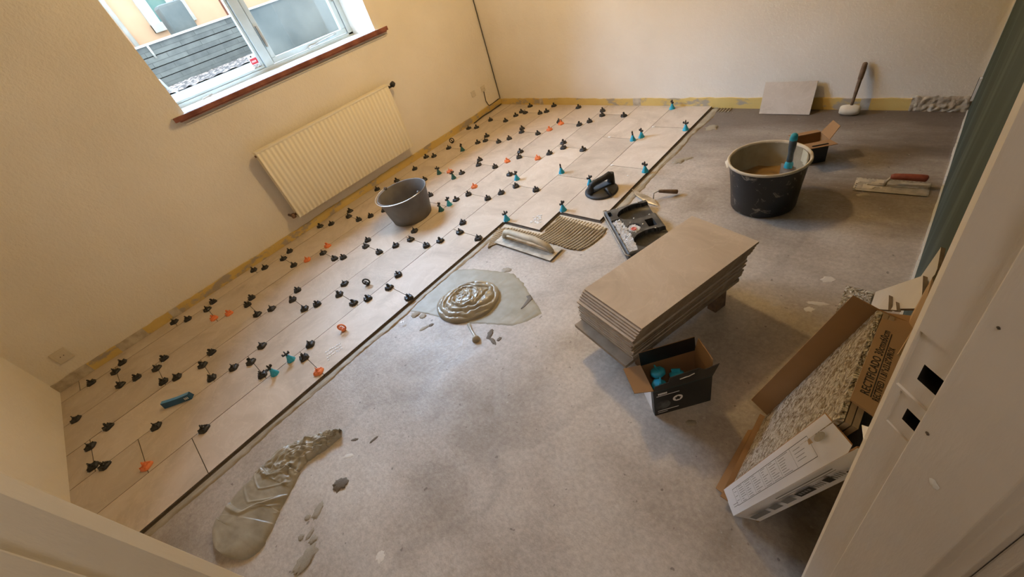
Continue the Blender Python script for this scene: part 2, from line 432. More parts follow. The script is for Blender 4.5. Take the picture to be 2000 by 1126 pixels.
# opening casement on the right, fixed light on the left
mb = MB(); sx0, sx1 = -.405, -.352
def sash(m, ya, yb, za, zb, w, xa, xb):
    bar(m, ya, yb, za, za+w, xa, xb); bar(m, ya, yb, zb-w, zb, xa, xb); bar(m, ya, ya+w, za+w, zb-w, xa, xb); bar(m, yb-w, yb, za+w, zb-w, xa, xb)
sash(mb, -1.888, -1.190, z0+.022, z1-.055, .038, -.40, -.356); mb.build('casement_sash', M_frame, win, bevel=.004)
mb = MB(); sash(mb, -2.675, -1.966, z0+.020, z1-.052, .016, -.40, -.362); mb.build('fixed_sash', M_frame, win, bevel=.002)
M_glass = bpy.data.materials.new('window_glass'); M_glass.use_nodes = True
nt = M_glass.node_tree; nt.nodes.clear()
out = nt.nodes.new('ShaderNodeOutputMaterial'); mx = nt.nodes.new('ShaderNodeMixShader'); tr = nt.nodes.new('ShaderNodeBsdfTransparent'); gl = nt.nodes.new('ShaderNodeBsdfGlossy')
tr.inputs[0].default_value = (.96, .985, .97, 1); gl.inputs['Roughness'].default_value = .02; mx.inputs[0].default_value = .05
nt.links.new(tr.outputs[0], mx.inputs[1]); nt.links.new(gl.outputs[0], mx.inputs[2]); nt.links.new(mx.outputs[0], out.inputs[0])
for (a, b) in ((-2.659, -1.982), (-1.850, -1.228)):
    mb = MB(); mb.b2((-.386, a, z0+.03), (-.382, b, z1-.08)); mb.build('window_pane', M_glass, win)
mb = MB(); mb.box((-.345, -1.52, 1.128), (.016, .06, .010)); mb.tube([(-.343, -1.50, 1.130), (-.338, -1.34, 1.142), (-.345, -1.30, 1.142)], .0035); mb.tube([(-.343, -1.55, 1.128), (-.34, -1.58, 1.122)], .006)
mb.build('casement_stay', M_steel, win)
mb = MB(); mb.box((-.343, -1.875, 1.30), (.02, .012, .14)); mb.box((-.343, -1.20, 1.40), (.02, .014, .10)); mb.build('window_catch', M_steel, win)
mb = MB(); mb.b2((-.36, WY0-.0, 1.062), (.035, WY1+.0, 1.086)); mb.b2((0, -2.79, 1.062), (.036, -1.045, 1.086))
tag(mb.build('window_board', M_white, None, bevel=.002), kind='structure').name = 'trim_4'
mb = MB(); mb.b2((.036, -2.79, 1.058), (.046, -1.045, 1.087)); mb.b2((.0, -2.76, 1.050), (.040, -1.06, 1.062))
struct('trim_5', mb, M_sillwood, .002)
mb = MB(); mb.b2((0, -2.74, 1.026), (.012, -1.06, 1.032)); struct('trim_6', mb, M_wall)

# garden outside: paving, gravel, block wall, rendered slab, neighbour's house
GZ = .90
M_pave = noisy('outside_paving', (.13, .12, .11), (.19, .18, .165), 9, .8)
mb = MB(); mb.b2((-30, -20, GZ-.3), (-.42, 20, GZ)); struct('floor_outside', mb, M_pave)
M_gravel = mat('gravel', (.4, .35, .3), .85); t = NT(M_gravel)
vo = t.n('ShaderNodeTexVoronoi'); vo.inputs['Scale'].default_value = 16; t.l(t.coord(), vo.inputs['Vector'])
t.color(t.mix(t.ramp(vo.outputs['Distance'], [(.25, (0, 0, 0)), (.6, (1, 1, 1))]), t.ramp(t.noise(23, 3), [(.35, (.16, .11, .08)), (.5, (.30, .23, .18)), (.65, (.42, .36, .30))]), (.06, .045, .035)))
t.bump(vo.outputs['Distance'], -1.0, .03)
mb = MB(); mb.grid(90, 200, lambda u, v: (-6.885+u*1.75, -6+v*14, GZ+.012+.03*noise.noise(Vector((u*30, v*160, 0)))+.03*math.sin(min(1, u)*3.1)))
tag(mb.build('gravel_bed', M_gravel), 'strip of reddish gravel and dead leaves below the grey block wall outside', 'gravel', kind='stuff')
def block_mat(name, a, b, mortar, sc, bw, rh):
    m = mat(name, a, .85); t = NT(m); br = t.n('ShaderNodeTexBrick')
    mp = t.n('ShaderNodeMapping'); mp.inputs['Rotation'].default_value = (math.radians(90), 0, math.radians(90))
    co = t.coord()
    sp = t.n('ShaderNodeSeparateXYZ'); cb = t.n('ShaderNodeCombineXYZ'); t.l(co, sp.inputs[0]); t.l(sp.outputs[1], cb.inputs[0]); t.l(sp.outputs[2], cb.inputs[1])
    t.l(cb.outputs[0], br.inputs['Vector'])
    br.inputs['Color1'].default_value = (*a, 1); br.inputs['Color2'].default_value = (*b, 1); br.inputs['Mortar'].default_value = (*mortar, 1)
    br.inputs['Scale'].default_value = 1; br.inputs['Brick Width'].default_value = bw; br.inputs['Row Height'].default_value = rh; br.inputs['Mortar Size'].default_value = .006
    br.inputs['Bias'].default_value = 0
    t.color(t.mix(.5, br.outputs['Color'], t.ramp(t.noise(5, 6), [(.35, a), (.65, b)]), 'MIX'))
    return m
M_block = block_mat('slate_grey_block', (.17, .19, .20), (.30, .33, .33), (.10, .11, .11), 1, .62, .083)
w_ = thing('garden_wall', 'low grey block wall with dark joints seen through the left pane', 'garden wall', (-7.1, -1.2, GZ))
for k in range(4):
    mb = MB(); mb.b2((-.2, -5, k*.166+.012), (.2-.012*k, 8, (k+1)*.166)); mb.build('block_course', M_block, w_)
mb = MB(); mb.b2((-.17, -5, 0), (.14, 8, .664)); mb.build('wall_core', M_dark, w_)
M_cap = noisy('pale_coping', (.62, .64, .62), (.74, .76, .76), 6, .7)
mb = MB(); mb.b2((-.24, -5.02, .664), (.20, 8.02, .70)); mb.build('coping', M_cap, w_)
M_render = noisy('grey_render', (.13, .16, .17), (.27, .30, .30), 1.6, .8, detail=7, lo=.3, hi=.7)
w2 = thing('rendered_slab', 'smooth pale grey concrete slab wall behind the right casement', 'garden wall', (-4.6, 0, GZ))
ys_ = wx(482, 60, -4.6).y
mb = MB(); mb.b2((-.12, ys_, 0), (.12, 5.5, .63)); mb.build('slab', M_render, w2)
mb = MB(); mb.b2((-.15, ys_-.02, .63), (.15, 5.52, .655)); mb.build('coping', M_cap, w2)
M_stucco = noisy('apricot_stucco', (.95, .66, .46), (.90, .60, .41), 2, .85)
hs = thing('neighbour_house', 'apricot rendered house with a white framed window across the garden', 'house', (-10, 0, GZ))
mb = MB(); mb.b2((-6, -9, 0), (0, 14, 5.2)); mb.build('facade', M_stucco, hs)
def at_house(px, py): p = wx(px, py, -10.0); return p.y, p.z-GZ
ya, za = at_house(262, -10); yb, zb = at_house(335, 50)
yl, zl = at_house(304, 62)
mb = MB(); a0, a1, b0, b1 = yl-.02, yb+.55, zl-.03, 3.2
mb.b2((0, a0, b0), (.08, a0+.22, b1)); mb.b2((0, a1-.2, b0), (.08, a1, b1)); mb.b2((0, a0, b0), (.10, a1, b0+.16)); mb.b2((0, a0, b1-.15), (.08, a1, b1)); mb.b2((0, (a0+a1)/2+.1, b0), (.08, (a0+a1)/2+.25, b1))
mb.build('window_frame', M_cap, hs)
M_winblue = noisy('reflecting_teal_pane', (.10, .30, .32), (.30, .45, .40), 1.4, .25)
mb = MB(); mb.b2((0, a0+.1, b0+.1), (.03, a1-.1, b1-.1)); mb.build('window_pane', M_winblue, hs)
mb = MB(); p0 = wx(205, 10, -9.9); p1 = wx(275, 95, -9.9); mb.tube([(.1, p0.y, p0.z-GZ+3), (.1, p0.y, p0.z-GZ), (.1, p1.y, 0)], .05); mb.tube([(.1, p0.y-.25, 5), (.1, p1.y-.25, 0)], .03); mb.build('downpipe', M_cap, hs)
mb = MB(); q = wx(447, 30, -9.97); mb.b2((0, q.y-.02, 0), (.01, q.y+.02, 5)); mb.build('render_joint', M_sillwood, hs)
c0 = wx(343, 66, -7.6); c1 = wx(388, 51, -7.6); ct = wx(302, 12, -7.6)
bx = thing('utility_cabinet', 'weathered grey box standing above the garden block wall', 'cabinet', (-7.75, (c0.y+c1.y)/2, GZ))
mb = MB(); hw = (c1.y-c0.y)/2
mb.b2((-.25, -hw, .0), (.15, hw, ct.z-GZ)); mb.build('body', M_render, bx, bevel=.05)
mb = MB(); mb.b2((-.27, -hw-.03, .62), (.17, hw+.03, .69)); mb.build('base_rail', M_greyink, bx)
ab = thing('aerial_pole', 'thin white vertical rod against the garden block wall', 'rod', (0, 0, 0))
p0 = wx(288, 90, -6.882); p1 = wx(306, 114, -6.882); mb = MB(); mb.tube([(p0.x, p0.y, p0.z), (p1.x, p1.y+.0, p1.z)], .018); mb.build('pole', M_cap, ab)
hz = [wx(310, 155, -.418), wx(328, 172, -.418), wx(350, 181, -.418), wx(385, 183, -.418), wx(420, 186, -.418)]
tag((lambda m: (m.tube([tuple(p) for p in hz], .007), m.build('white_hose', M_cap))[1])(MB()), 'white hose curving past the bottom of the left pane outside', 'hose')
# sticker standing at the left pane
st = thing('warning_sticker', 'red and white warning sticker low on the left window pane', 'sticker', (-.3775, -2.012, 1.118))
mb = MB(); mb.b2((-.0015, -.030, 0), (0, .030, .105)); mb.build('backing', M_cardwhite, st)
M_red = mat('red_print', (.62, .04, .06), .5)
mb = MB(); mb.b2((0, -.026, .040), (.0008, .026, .078)); mb.build('red_panel', M_red, st)
mb = MB(); mb.lathe([(.0001, 0), (.006, 0)], 16, (.0009, -.006, .092), M=Matrix.Rotation(math.pi/2, 3, 'Y')); mb.build('dot', M_ink, st)
mb = MB()
for i in range(7):
    for j in range(4):
        if random.random() < .6: mb.b2((0, -.024+i*.007, .006+j*.008), (.0008, -.019+i*.007, .010+j*.008))
mb.build('print', M_ink, st)
mb = MB()
for i in range(4): mb.b2((.0008, -.018+i*.009, .052), (.0014, -.013+i*.009, .064))
mb.build('lettering', M_spacer, st)
tag((lambda m: (m.tube([(-.30, -2.50, 1.091), (-.29, -2.47, 1.094), (-.30, -2.44, 1.092), (-.285, -2.43, 1.096), (-.30, -2.455, 1.098)], .005), m.build('twig', M_wood))[1])(MB()), 'small dry twig lying on the window board at its left end', 'twig')

# ------------------------------------------------------------------ laid tiles
CUT = .15305; T = .302; S = .602
OFF = [-4.214950325, -4.01208070, -3.81176620, -4.20860728, -4.01009742, -3.80716857, -1.79745114, -1.58998214]
def LX(k): return 0. if k == 0 else CUT+T*(k-1)
mb = MB(); g = .0016
rnd = random.Random(3)
for k in range(1, 9):
    xa, xb = LX(k-1)+g, LX(k)-g
    if k == 1: xa = .012
    js = [OFF[k-1]+S*i for i in range(9)]
    if k <= 6: js = [RY-.02]+js
    js = [j for j in js if j < -.02]+[-.008]
    for a, b in zip(js, js[1:]):
        dz = rnd.uniform(-.0004, .0004)
        m_ = MB(); mb.b2((xa, a+g, .004), (xb, b-g, TH+dz))
nf = len(mb.f)
for i in range(nf):                     # side faces get the darker body, edge shade painted in
    zs = [mb.v[j][2] for j in mb.f[i]]
    if max(zs)-min(zs) > .005: mb.m[i] = 1
tiles = mb.build('laid_floor_tiles', [M_tile, M_tileedgedark])
tag(tiles, 'beige stone look floor tiling laid from the window wall in staggered rows', 'floor tiles')
mb = MB()
mb.prism([(.0, RY-.02), (LX(6)+.012, RY-.02), (LX(6)+.012, OFF[6]-.008), (LX(7)+.010, OFF[6]-.008), (LX(7)+.010, OFF[7]-.008), (LX(8)+.012, OFF[7]-.008), (LX(8)+.012, 0), (0, 0)], 0, .0038)  # dark margin past the open edges paints the shade of the tile sides
tag(mb.build('adhesive_bed', M_bed), 'dark adhesive bed showing in the joints under the laid tiles', 'tile adhesive')

# squeezed adhesive along the open tile edges
def edge_strip(name, p0, p1, side, wmin, wmax, seed, label):
    p0 = Vector(p0); p1 = Vector(p1); d = (p1-p0); ln = d.length; d.normalize(); s = Vector((d.y, -d.x, 0))*side
    n = int(ln/.008); m = MB()
    def f(u, v):
        a = u*ln
        w = wmin+(wmax-wmin)*(.5+.5*noise.noise(Vector((a*3.2, seed, 0))))+.006*noise.noise(Vector((a*22, seed, 0)))+.004*noise.noise(Vector((a*60, seed, 4)))
        w = max(w, .008)
        h = (.0035+.0035*noise.noise(Vector((a*9, v*3, seed)))+.003*(v > .55)*(1-v)*2.2) if 0 < v < 1 else (.003 if v == 0 else -.001)
        if .62 < v < .95: h += .005*max(0, noise.noise(Vector((a*26, seed, 9))))
        p = p0+d*a+s*(w*v); return (p.x, p.y, max(h, .0008) if v < 1 else 0)
    m.grid(n, 10, f)
    return tag(m.build(name, M_mortar2), label, 'tile adhesive')
edge_strip('adhesive_squeeze', (LX(6)+.011, RY+.1, 0), (LX(6)+.011, -1.86, 0), 1, .02, .055, 2.2, 'ragged ridge of adhesive along the long open edge of the tiling')
edge_strip('adhesive_squeeze', (LX(8)+.011, -1.56, 0), (LX(8)+.011, -.03, 0), 1, .025, .065, 7.7, 'ragged ridge of adhesive beside the tile edge towards the back wall')

# combed adhesive in the step of the tiling
A0 = Vector((LX(6), OFF[6]-.36, 0))
ridge_poly = [fl(*q) for q in ((975, 447), (1000, 446), (1058, 459), (1093, 423), (1168, 440), (1186, 447), (1176, 463), (1158, 478), (1133, 490), (1110, 487), (1085, 478), (1000, 462), (952, 486), (962, 462))]
def inside(p, poly):
    c = False; n = len(poly)
    for i in range(n):
        a, b = poly[i], poly[(i+1) % n]
        if (a.y > p[1]) != (b.y > p[1]) and p[0] < (b.x-a.x)*(p[1]-a.y)/(b.y-a.y)+a.x: c = not c
    return c
xs = [p.x for p in ridge_poly]; ys = [p.y for p in ridge_poly]; X0, X1, Y0, Y1 = min(xs), max(xs), min(ys), max(ys)
NU, NV = 420, 120
def rxy(u, v): return X0+u*(X1-X0), Y0+v*(Y1-Y0)
def ph(x, y): return (x-.11*y + .9*max(0, -1.74-y)**1.7 + .010*noise.noise(Vector((x*3, y*5, 0))))/.0215
def rh(u, v):
    x, y = rxy(u, v)
    r = .5+.5*math.cos(2*math.pi*ph(x, y))
    rough_ = max(0, noise.noise(Vector((x*9, y*9, 3)))-.38)*2
    r = r*(1-rough_)+rough_*(.4+.6*noise.noise(Vector((x*70, y*70, 1))))
    return (x, y, .0005+.0095*max(0, r)**1.6)
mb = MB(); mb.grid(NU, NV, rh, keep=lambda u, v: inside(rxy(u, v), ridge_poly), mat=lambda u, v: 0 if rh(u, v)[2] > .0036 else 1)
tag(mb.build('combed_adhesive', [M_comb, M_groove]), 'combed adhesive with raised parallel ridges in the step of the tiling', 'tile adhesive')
mb = MB()
for poly in (((985, 439), (1060, 455), (1058, 461), (984, 444)), ((1094, 420), (1172, 437), (1186, 446), (1168, 449), (1098, 427))):
    q = [fl(*p) for p in poly]; mb.prism([(p.x, p.y) for p in q], 0, .004)
tag(mb.build('adhesive_margin', M_comb), 'flat margin of adhesive between the combed ridges and the tile edge', 'tile adhesive')
# comb lines just before the back wall
mb = MB()
for i in range(5):
    a = fl(1398+i*6, 219, 0); b = fl(1405+i*6, 212, 0); mb.tube([(a.x, a.y, .002), (b.x, b.y, .002)], .005, 6)
tag(mb.build('adhesive_comb_marks', M_mortar2), 'short comb marks of adhesive on the floor near the back wall', 'tile adhesive')

# mound of wet adhesive
ctr = Vector((1.990, -2.458, 0))
e1 = Vector((.75, .66, 0)); e2 = Vector((-.66, .75, 0))
R1, R2 = .178, .178
R1, R2 = .182, .152
def mound(u, v):
    a = 2*math.pi*u; r = v
    edge = 1+.05*noise.noise(Vector((math.cos(a)*1.5, math.sin(a)*1.5, 0)))
    x, y = r*R1*edge*math.cos(a), r*R2*edge*math.sin(a)
    h = .042*max(0, 1-r**3.2)**.6*(1-.25*r) + .008
    ph_ = r*4.6-a/(2*math.pi)+.9*noise.noise(Vector((x*11, y*11, 0)))+.35*noise.noise(Vector((x*30, y*30, 2)))
    h += .0070*(abs(math.cos(math.pi*ph_))**.7*2-1)*(1 if r > .36 else .25)*(1-r**6)
    n_ = noise.noise(Vector((x*30, y*18, 5)))
    h += (.009*n_+.006*abs(noise.noise(Vector((x*60, y*40, 1)))) if r < .5 else .0036*noise.noise(Vector((x*55, y*55, 5))))*(1-r**4)
    if r < .5: h += .010*(1-abs(noise.noise(Vector((x*22, y*30, 8))))*3)*(.5-r)
    if v > .985: h = 0
    p = ctr+e1*x+e2*y
    return (p.x, p.y, max(h, 0))
mb = MB(); mb.grid(241, 90, mound); o = mb.build('adhesive_mound', M_mortar)
tag(o, 'shiny round swirled mound of wet grey adhesive on the screed', 'tile adhesive')
tail = [fl(*q) for q in ((916, 634), (921, 645), (928, 657), (930, 663))]
mb = MB(); mb.tube([(p.x, p.y, .004) for p in tail], [.010, .006, .008, .015], 10); mb.lathe([(.0, .024), (.012, .020), (.019, .010), (.021, 0)], 16, (tail[-1].x, tail[-1].y, 0))
tag(mb.build('adhesive_drip', M_mortar), 'drip of adhesive trailing from the round mound', 'tile adhesive')

# flat skim around the mound
sk = [fl(*q) for q in ((795, 606), (850, 560), (880, 527), (925, 525), (962, 528), (1003, 534), (1022, 553), (1040, 583), (1052, 598), (1058, 612), (1030, 627), (1000, 636), (965, 633), (920, 631), (855, 618), (830, 612))]
mb = MB(); cx = sum(p.x for p in sk)/len(sk); cy = sum(p.y for p in sk)/len(sk)
def dense(poly, k=8):
    r = []
    for i, a in enumerate(poly):
        b = poly[(i+1) % len(poly)]
        for j in range(k): r.append(a.lerp(b, j/k)+Vector((noise.noise(Vector((i*3.1+j*.7, 1, 0)))*.007, noise.noise(Vector((i*3.1+j*.7, 5, 0)))*.007, 0)))
    return r
dk_ = dense(sk)
def skim(u, v):
    i = int(round(u*(len(dk_)))) % len(dk_); p = dk_[i].lerp(Vector((cx, cy, 0)), 1-v)
    h = .0028+.0016*noise.noise(Vector((p.x*4+p.y*60*0, (p.x*.97-p.y*.2)*75, 0)))+.0012*noise.noise(Vector((p.x*9, p.y*9, 2)))
    return (p.x, p.y, h if v < 1 else 0)
mb.grid(len(dk_)+1, 30, skim)
M_skim = mortar_mat('thin_skimmed_adhesive', (.27, .245, .175), (.34, .31, .235), .5, .3, 30)
tag(mb.build('skimmed_adhesive', M_skim), 'thin olive skim of adhesive spread flat around the round mound', 'tile adhesive')
q = [fl(*p) for p in ((1032, 578), (1036, 584), (1024, 598), (1018, 604), (1024, 588))]
mb = MB(); mb.tube([(p.x, p.y, .004) for p in (q[0], q[1], q[2], q[3])], [.012, .013, .007, .003], 10, flat=.12); tag(mb.build('adhesive_gouge', M_groove), 'dark elongated gouge in the adhesive skim right of the mound', 'tile adhesive')

# long smear in the foreground
spine = [fl(*q) for q in ((433, 1080), (470, 1035), (500, 985), (530, 945), (560, 905), (600, 878), (640, 858), (668, 846))]
halfw = [.050, .145, .135, .120, .100, .062, .046, .016]
def lerp_list(L, u):
    x = u*(len(L)-1); i = min(int(x), len(L)-2); f = x-i
    a, b = L[i], L[i+1]
    return a*(1-f)+b*f
def smear(u, v):
    c = lerp_list(spine, u); c2 = lerp_list(spine, min(1, u+.02)); c1 = lerp_list(spine, max(0, u-.02))
    d = (c2-c1).normalized(); s = Vector((d.y, -d.x, 0)); w = lerp_list(halfw, u)
    if u < .14: w = .152*math.sqrt(max(0, 1-((.14-u)/.14)**2))
    w *= 1+.10*noise.noise(Vector((u*14, 1 if v > .5 else 2, 0)))*(1 if u > .4 else .3)+.12*noise.noise(Vector((u*40, v > .5, 0)))*(u > .6)
    q = (v-.5)*2
    prof_ = max(0, 1-abs(q)**3.2)**.55
    top = .040-.014*u
    ph_ = u*4.2-.45*abs(q+.1)**1.2-.25*q
    fr = ph_-math.floor(ph_)
    h = top*prof_*(.66+.34*(fr**1.2) if u > .2 else .66+.3*(u/.2))
    h += .007*prof_*max(0, 1-abs(fr-.93)/.08)*(u > .18)
    h += .0035*prof_*max(0, 1-abs((fr*2.7+q*.6) % 1-.5)/.12)*(u > .25)
    h += (.002+.012*(u > .5))*noise.noise(Vector((u*28, q*3.5, 1)))*prof_
    if u > .45: h += .012*abs(noise.noise(Vector((u*24, q*5, 7))))*prof_
    p = c+s*(w*q)
    return (p.x, p.y, max(0, h) if 0 < v < 1 and u > 0 else 0)
mb = MB(); mb.grid(260, 90, smear)
tag(mb.build('adhesive_smear', M_mortar), 'long tongue shaped smear of wet adhesive in the foreground', 'tile adhesive')

# crumbs of adhesive on the floor
def crumb_mesh(seed):
    m = MB(); r = random.Random(seed)
    m.lathe([(.0001, .62), (.2, .50), (.45, .60), (.7, .38), (.88, .30), (1.0, 0)], 28, rad=lambda a, rr, z: 1+.55*noise.noise(Vector((math.cos(a)*2.2+seed*3, math.sin(a)*2.2, z*3)))+.12*noise.noise(Vector((math.cos(a)*7+seed, math.sin(a)*7, z*3))))
    return m
crumb_protos = []
CR = [(665, 945, 14, 8, .3, 'curled brown crumb of adhesive right of the long smear'), (621, 997, 13, 5, 1.1, 'oval lump of adhesive between the smear and the frame'),
      (601, 1010, 5, 4, 0, 'small crumb beside the oval adhesive lump'), (605, 1043, 9, 3, 1.0, 'narrow sliver of adhesive below the oval lump'),
      (612, 1053, 7, 5, .4, 'rounded crumb next to the narrow sliver'), (588, 1049, 5, 4, 0, 'tiny crumb left of the narrow sliver'),
      (597, 1092, 22, 9, 1.0, 'largest flattened lump of adhesive near the lower frame'), (743, 1086, 8, 6, .8, 'pale chip on the open floor in the foreground'),
      (680, 890, 9, 3, .2, 'thin pale chip just right of the smear tip'), (693, 858, 7, 2, .2, 'dark dash of adhesive beyond the smear tip'), (730, 858, 9, 2, .7, 'slanted dark dash of adhesive right of the smear tip'),
      (957, 652, 14, 4, 1.2, 'long dark crumb right of the mound drip'), (962, 665, 12, 3, -.9, 'curved dark crumb below the long dark crumb'), (975, 662, 6, 3, .8, 'short dark crumb right of the curved one'),
      (812, 614, 9, 6, .4, 'grey blob of adhesive at the tip of the skim'), (826, 617, 7, 5, 0, 'second grey blob right of the skim tip blob'), (842, 634, 5, 3, .4, 'small dark crumb below the skim'),
      (829, 640, 12, 3, .5, 'streak of adhesive on the bright floor patch'), (1390, 250, 10, 7, .3, 'crumb of adhesive near the back end of the tile edge'), (1340, 310, 12, 4, .2, 'smudged crumb between tile edge and black tub'),
      (1325, 315, 10, 6, .2, 'larger crumb right of the tile edge below the back end'), (1182, 555, 8, 4, .8, 'pale chip on the floor left of the tile stack'),
      (990, 527, 10, 5, .1, 'oval whitish scrap at the top of the skim'), (1617, 545, 9, 5, .1, 'torn paper scrap on the floor beyond the tile stack'), (1596, 592, 14, 3, -.1, 'thin white sliver on the floor left of the textured tile'), (1580, 604, 7, 4, 0, 'pale flake below the thin white sliver'),
      (1350, 825, 9, 4, .1, 'smudge of crumbs in front of the blue black box'), (1685, 380, 8, 3, .1, 'dried crumb beside the red handled trowel')]
M_chip = noisy('pale_chips', (.60, .56, .50), (.72, .68, .62), 40, .8)
for i, (px, py, a, b, an, lab) in enumerate(CR):
    m = crumb_mesh(i); p = fl(px, py); k = (CAM-p).length/FPX
    pale = any(w in lab for w in ('pale', 'white', 'paper')); dark = 'dark' in lab or 'brown' in lab
    o = m.build('adhesive_crumb', M_chip if pale else (M_groove if dark else M_mortar2))
    o.location = (p.x, p.y, 0); e = ray(px+math.cos(an)*5, py-math.sin(an)*5); e2_ = fl(px+math.cos(an)*5, py-math.sin(an)*5)-p
    o.rotation_euler = (0, 0, math.atan2(e2_.y, e2_.x)); o.scale = (a*k, b*k*1.3, (.003 if pale else min(a, b)*k*.7))
    tag(o, lab, 'adhesive crumb' if not pale else 'scrap')

# ------------------------------------------------------------------ levelling clips
def cap_parts(root, mcap):
    m = MB()
    m.lathe([(.0262, 0), (.0270, .0035), (.0235, .0105), (.0170, .0150), (.0120, .0160), (.0118, .0125), (.0180, .0110), (.0225, .006), (.024, 0)], 40,
            rad=lambda a, r, z: 1+(.07 if r > .02 else .02)*math.copysign(abs(math.cos(4*a))**.5, math.cos(4*a)))
    m.lathe([(.0122, .0140), (.0080, .0175), (.0055, .0230), (.0001, .0240)], 20)
    for k in range(4):
        a = k*math.pi/2; m.box((.0125*math.cos(a), .0125*math.sin(a), .0145), (.022, .0045, .006), Matrix.Rotation(a, 3, 'Z'))
    m.build('cap', mcap, root)
    m = MB(); m.box((0, 0, .0275), (.0048, .016, .013)); m.box((0, 0, .0345), (.0042, .007, .006)); m.box((0, 0, .022), (.012, .006, .006))
    m.build('thumb_tab', mcap, root, bevel=.001)
    m = MB(); m.box((-.027, 0, .0012), (.012, .008, .0016)); m.build('base_strap', M_spacer, root, label='white base strap')
def blue_parts(root, mbase):
    m = MB(); m.lathe([(.0225, 0), (.0215, .006), (.0160, .016), (.0100, .030), (.0085, .040), (.0001, .041)], 24, rad=lambda a, r, z: 1+.05*math.cos(6*a)*(r > .014)); m.build('cone', mbase, root)
    m = MB(); m.box((0, 0, .053), (.0065, .010, .030)); m.box((.0, 0, .050), (.034, .0065, .009)); m.box((.0, 0, .066), (.0045, .0055, .014))
    m.box((.016, 0, .054), (.008, .011, .012)); m.box((-.016, 0, .054), (.008, .011, .012)); m.build('wing_nut', M_black, root, bevel=.001)
    m = MB(); m.box((-.022, 0, .0012), (.012, .008, .0016)); m.build('base_strap', M_spacer, root, label='white base strap')
BLACK = [(176.8,744.8),(224,723),(233.6,748.8),(265.6,734.4),(304.8,716.4),(317.6,742.4),(344,733.6),(412,735.2),(146.4,816),(209.6,830.4),(303.2,829.6),(396.8,834.4),(174.4,868.8),(179.2,908),(202.4,906.4),
(339.2,626),(365.6,620.4),(404,601.2),(415.2,586.8),(490.4,578.8),(482.4,592.4),(501.6,610.8),(237.6,705.2),(319.2,697.2),(412,685.2),(394.4,710),(455.2,714.8),(488.8,703.6),(510.4,672.4),(511.2,728.8),(592.8,695.2),(604.8,669.6),
(494.4,524.8),(516.5,520),(552.8,502.4),(564.8,488),(572.8,515.2),(630.4,491.2),(652.8,502.4),(669.6,500),(717.6,466.4),(713.6,478.4),(740,489.6),(580,564),(570.4,582.4),(593.6,600),(529.6,600),(618.4,591.2),(672,551.2),(661.6,572),(689.6,588.8),(717.6,580),(776.8,533.6),(759.2,558.4),(797.6,578.4),
(624.8,439.2),(646.4,434.4),(683.2,409.6),(680.8,420),(700,426.4),(723.2,419.2),(736,367.2),(749.6,408),(840,378.4),(890.4,387.2),(914.4,376.8),(808.8,448),(772,476.8),(801.6,464.8),(832,476.8),(859.2,467.2),(897.6,450.4),(903.2,432),
(774.4,350.4),(811,351),(828.8,348),(809.6,327.2),(832,304),(847.2,302.4),(901.6,335.2),(936.8,309.6),(934.4,319.2),(966.4,323.2),(1013.6,304),(1016,293.6),(995.2,337.6),(952,384.8),(978.4,373.6),(1007.2,360.8),(1046.4,368),(933.6,462.4),
(1035.2,204.8),(1081.6,204),(1129.6,207.2),(1018.4,216),(1025.8,217.6),(1007.2,223.2),(1054.4,218.4),(1067.2,215.2),(957.6,232),(987.2,233.6),(915.2,248),(930.4,246.4),(876,286.4),(932.8,276),(950.4,263.2),(947.7,272),(973.6,274.4),(994.4,268),(1018.4,255.2),(1019.5,248.5),(1050.4,258.4),(1092,235),(1131.2,240.8),(1151.2,234.4),(1176,222.4),(1176.8,213.6),(1218.4,223.2),(1100,276),(1100,285.6),(1072.8,296.8),(1138.4,289.6)]
ORANGE = [(284,907),(416.8,618.8),(446.4,609.2),(620.8,722.4),(599.2,504.8),(639.2,477.6),(877.6,332),(990.4,312),(925.6,361.6),(1049.6,306.4),(1072.8,250.4),(1095.2,238.4)]
BLUE = [(536,727.5,0),(568,700.5,0),(861.6,409,1),(877.6,398,0),(886,346,1),(857.6,337,1),(903.2,292,1),(1009.6,348,0),(989.6,427,0),(1096.8,335,0),(1312.8,210,0),(1339.2,251,0),(1236,271.5,0),(1252.8,265.5,0),(1260,332.5,0),(1152.8,357.8,0),(1100,408,0)]
ORD = ['zeroth','first','second','third','fourth','fifth','sixth','seventh','eighth','ninth','tenth','eleventh','twelfth','thirteenth','fourteenth','fifteenth','sixteenth','seventeenth','eighteenth','nineteenth','twentieth','twenty-first','twenty-second','twenty-third','twenty-fourth','twenty-fifth','twenty-sixth','twenty-seventh','twenty-eighth']
M_blued = noisy('dusty_dark_teal_plastic', (.02, .10, .11), (.03, .15, .16), 60, .5)
entries = []
for q in BLACK: entries.append(('black', fl(q[0], q[1]+1.5, TH+.010)))
for q in ORANGE: entries.append(('orange', fl(q[0], q[1]+1.5, TH+.010)))
for q in BLUE: entries.append(('dark teal' if q[2] else 'bright blue', fl(q[0], q[1]+1, TH+.006)))
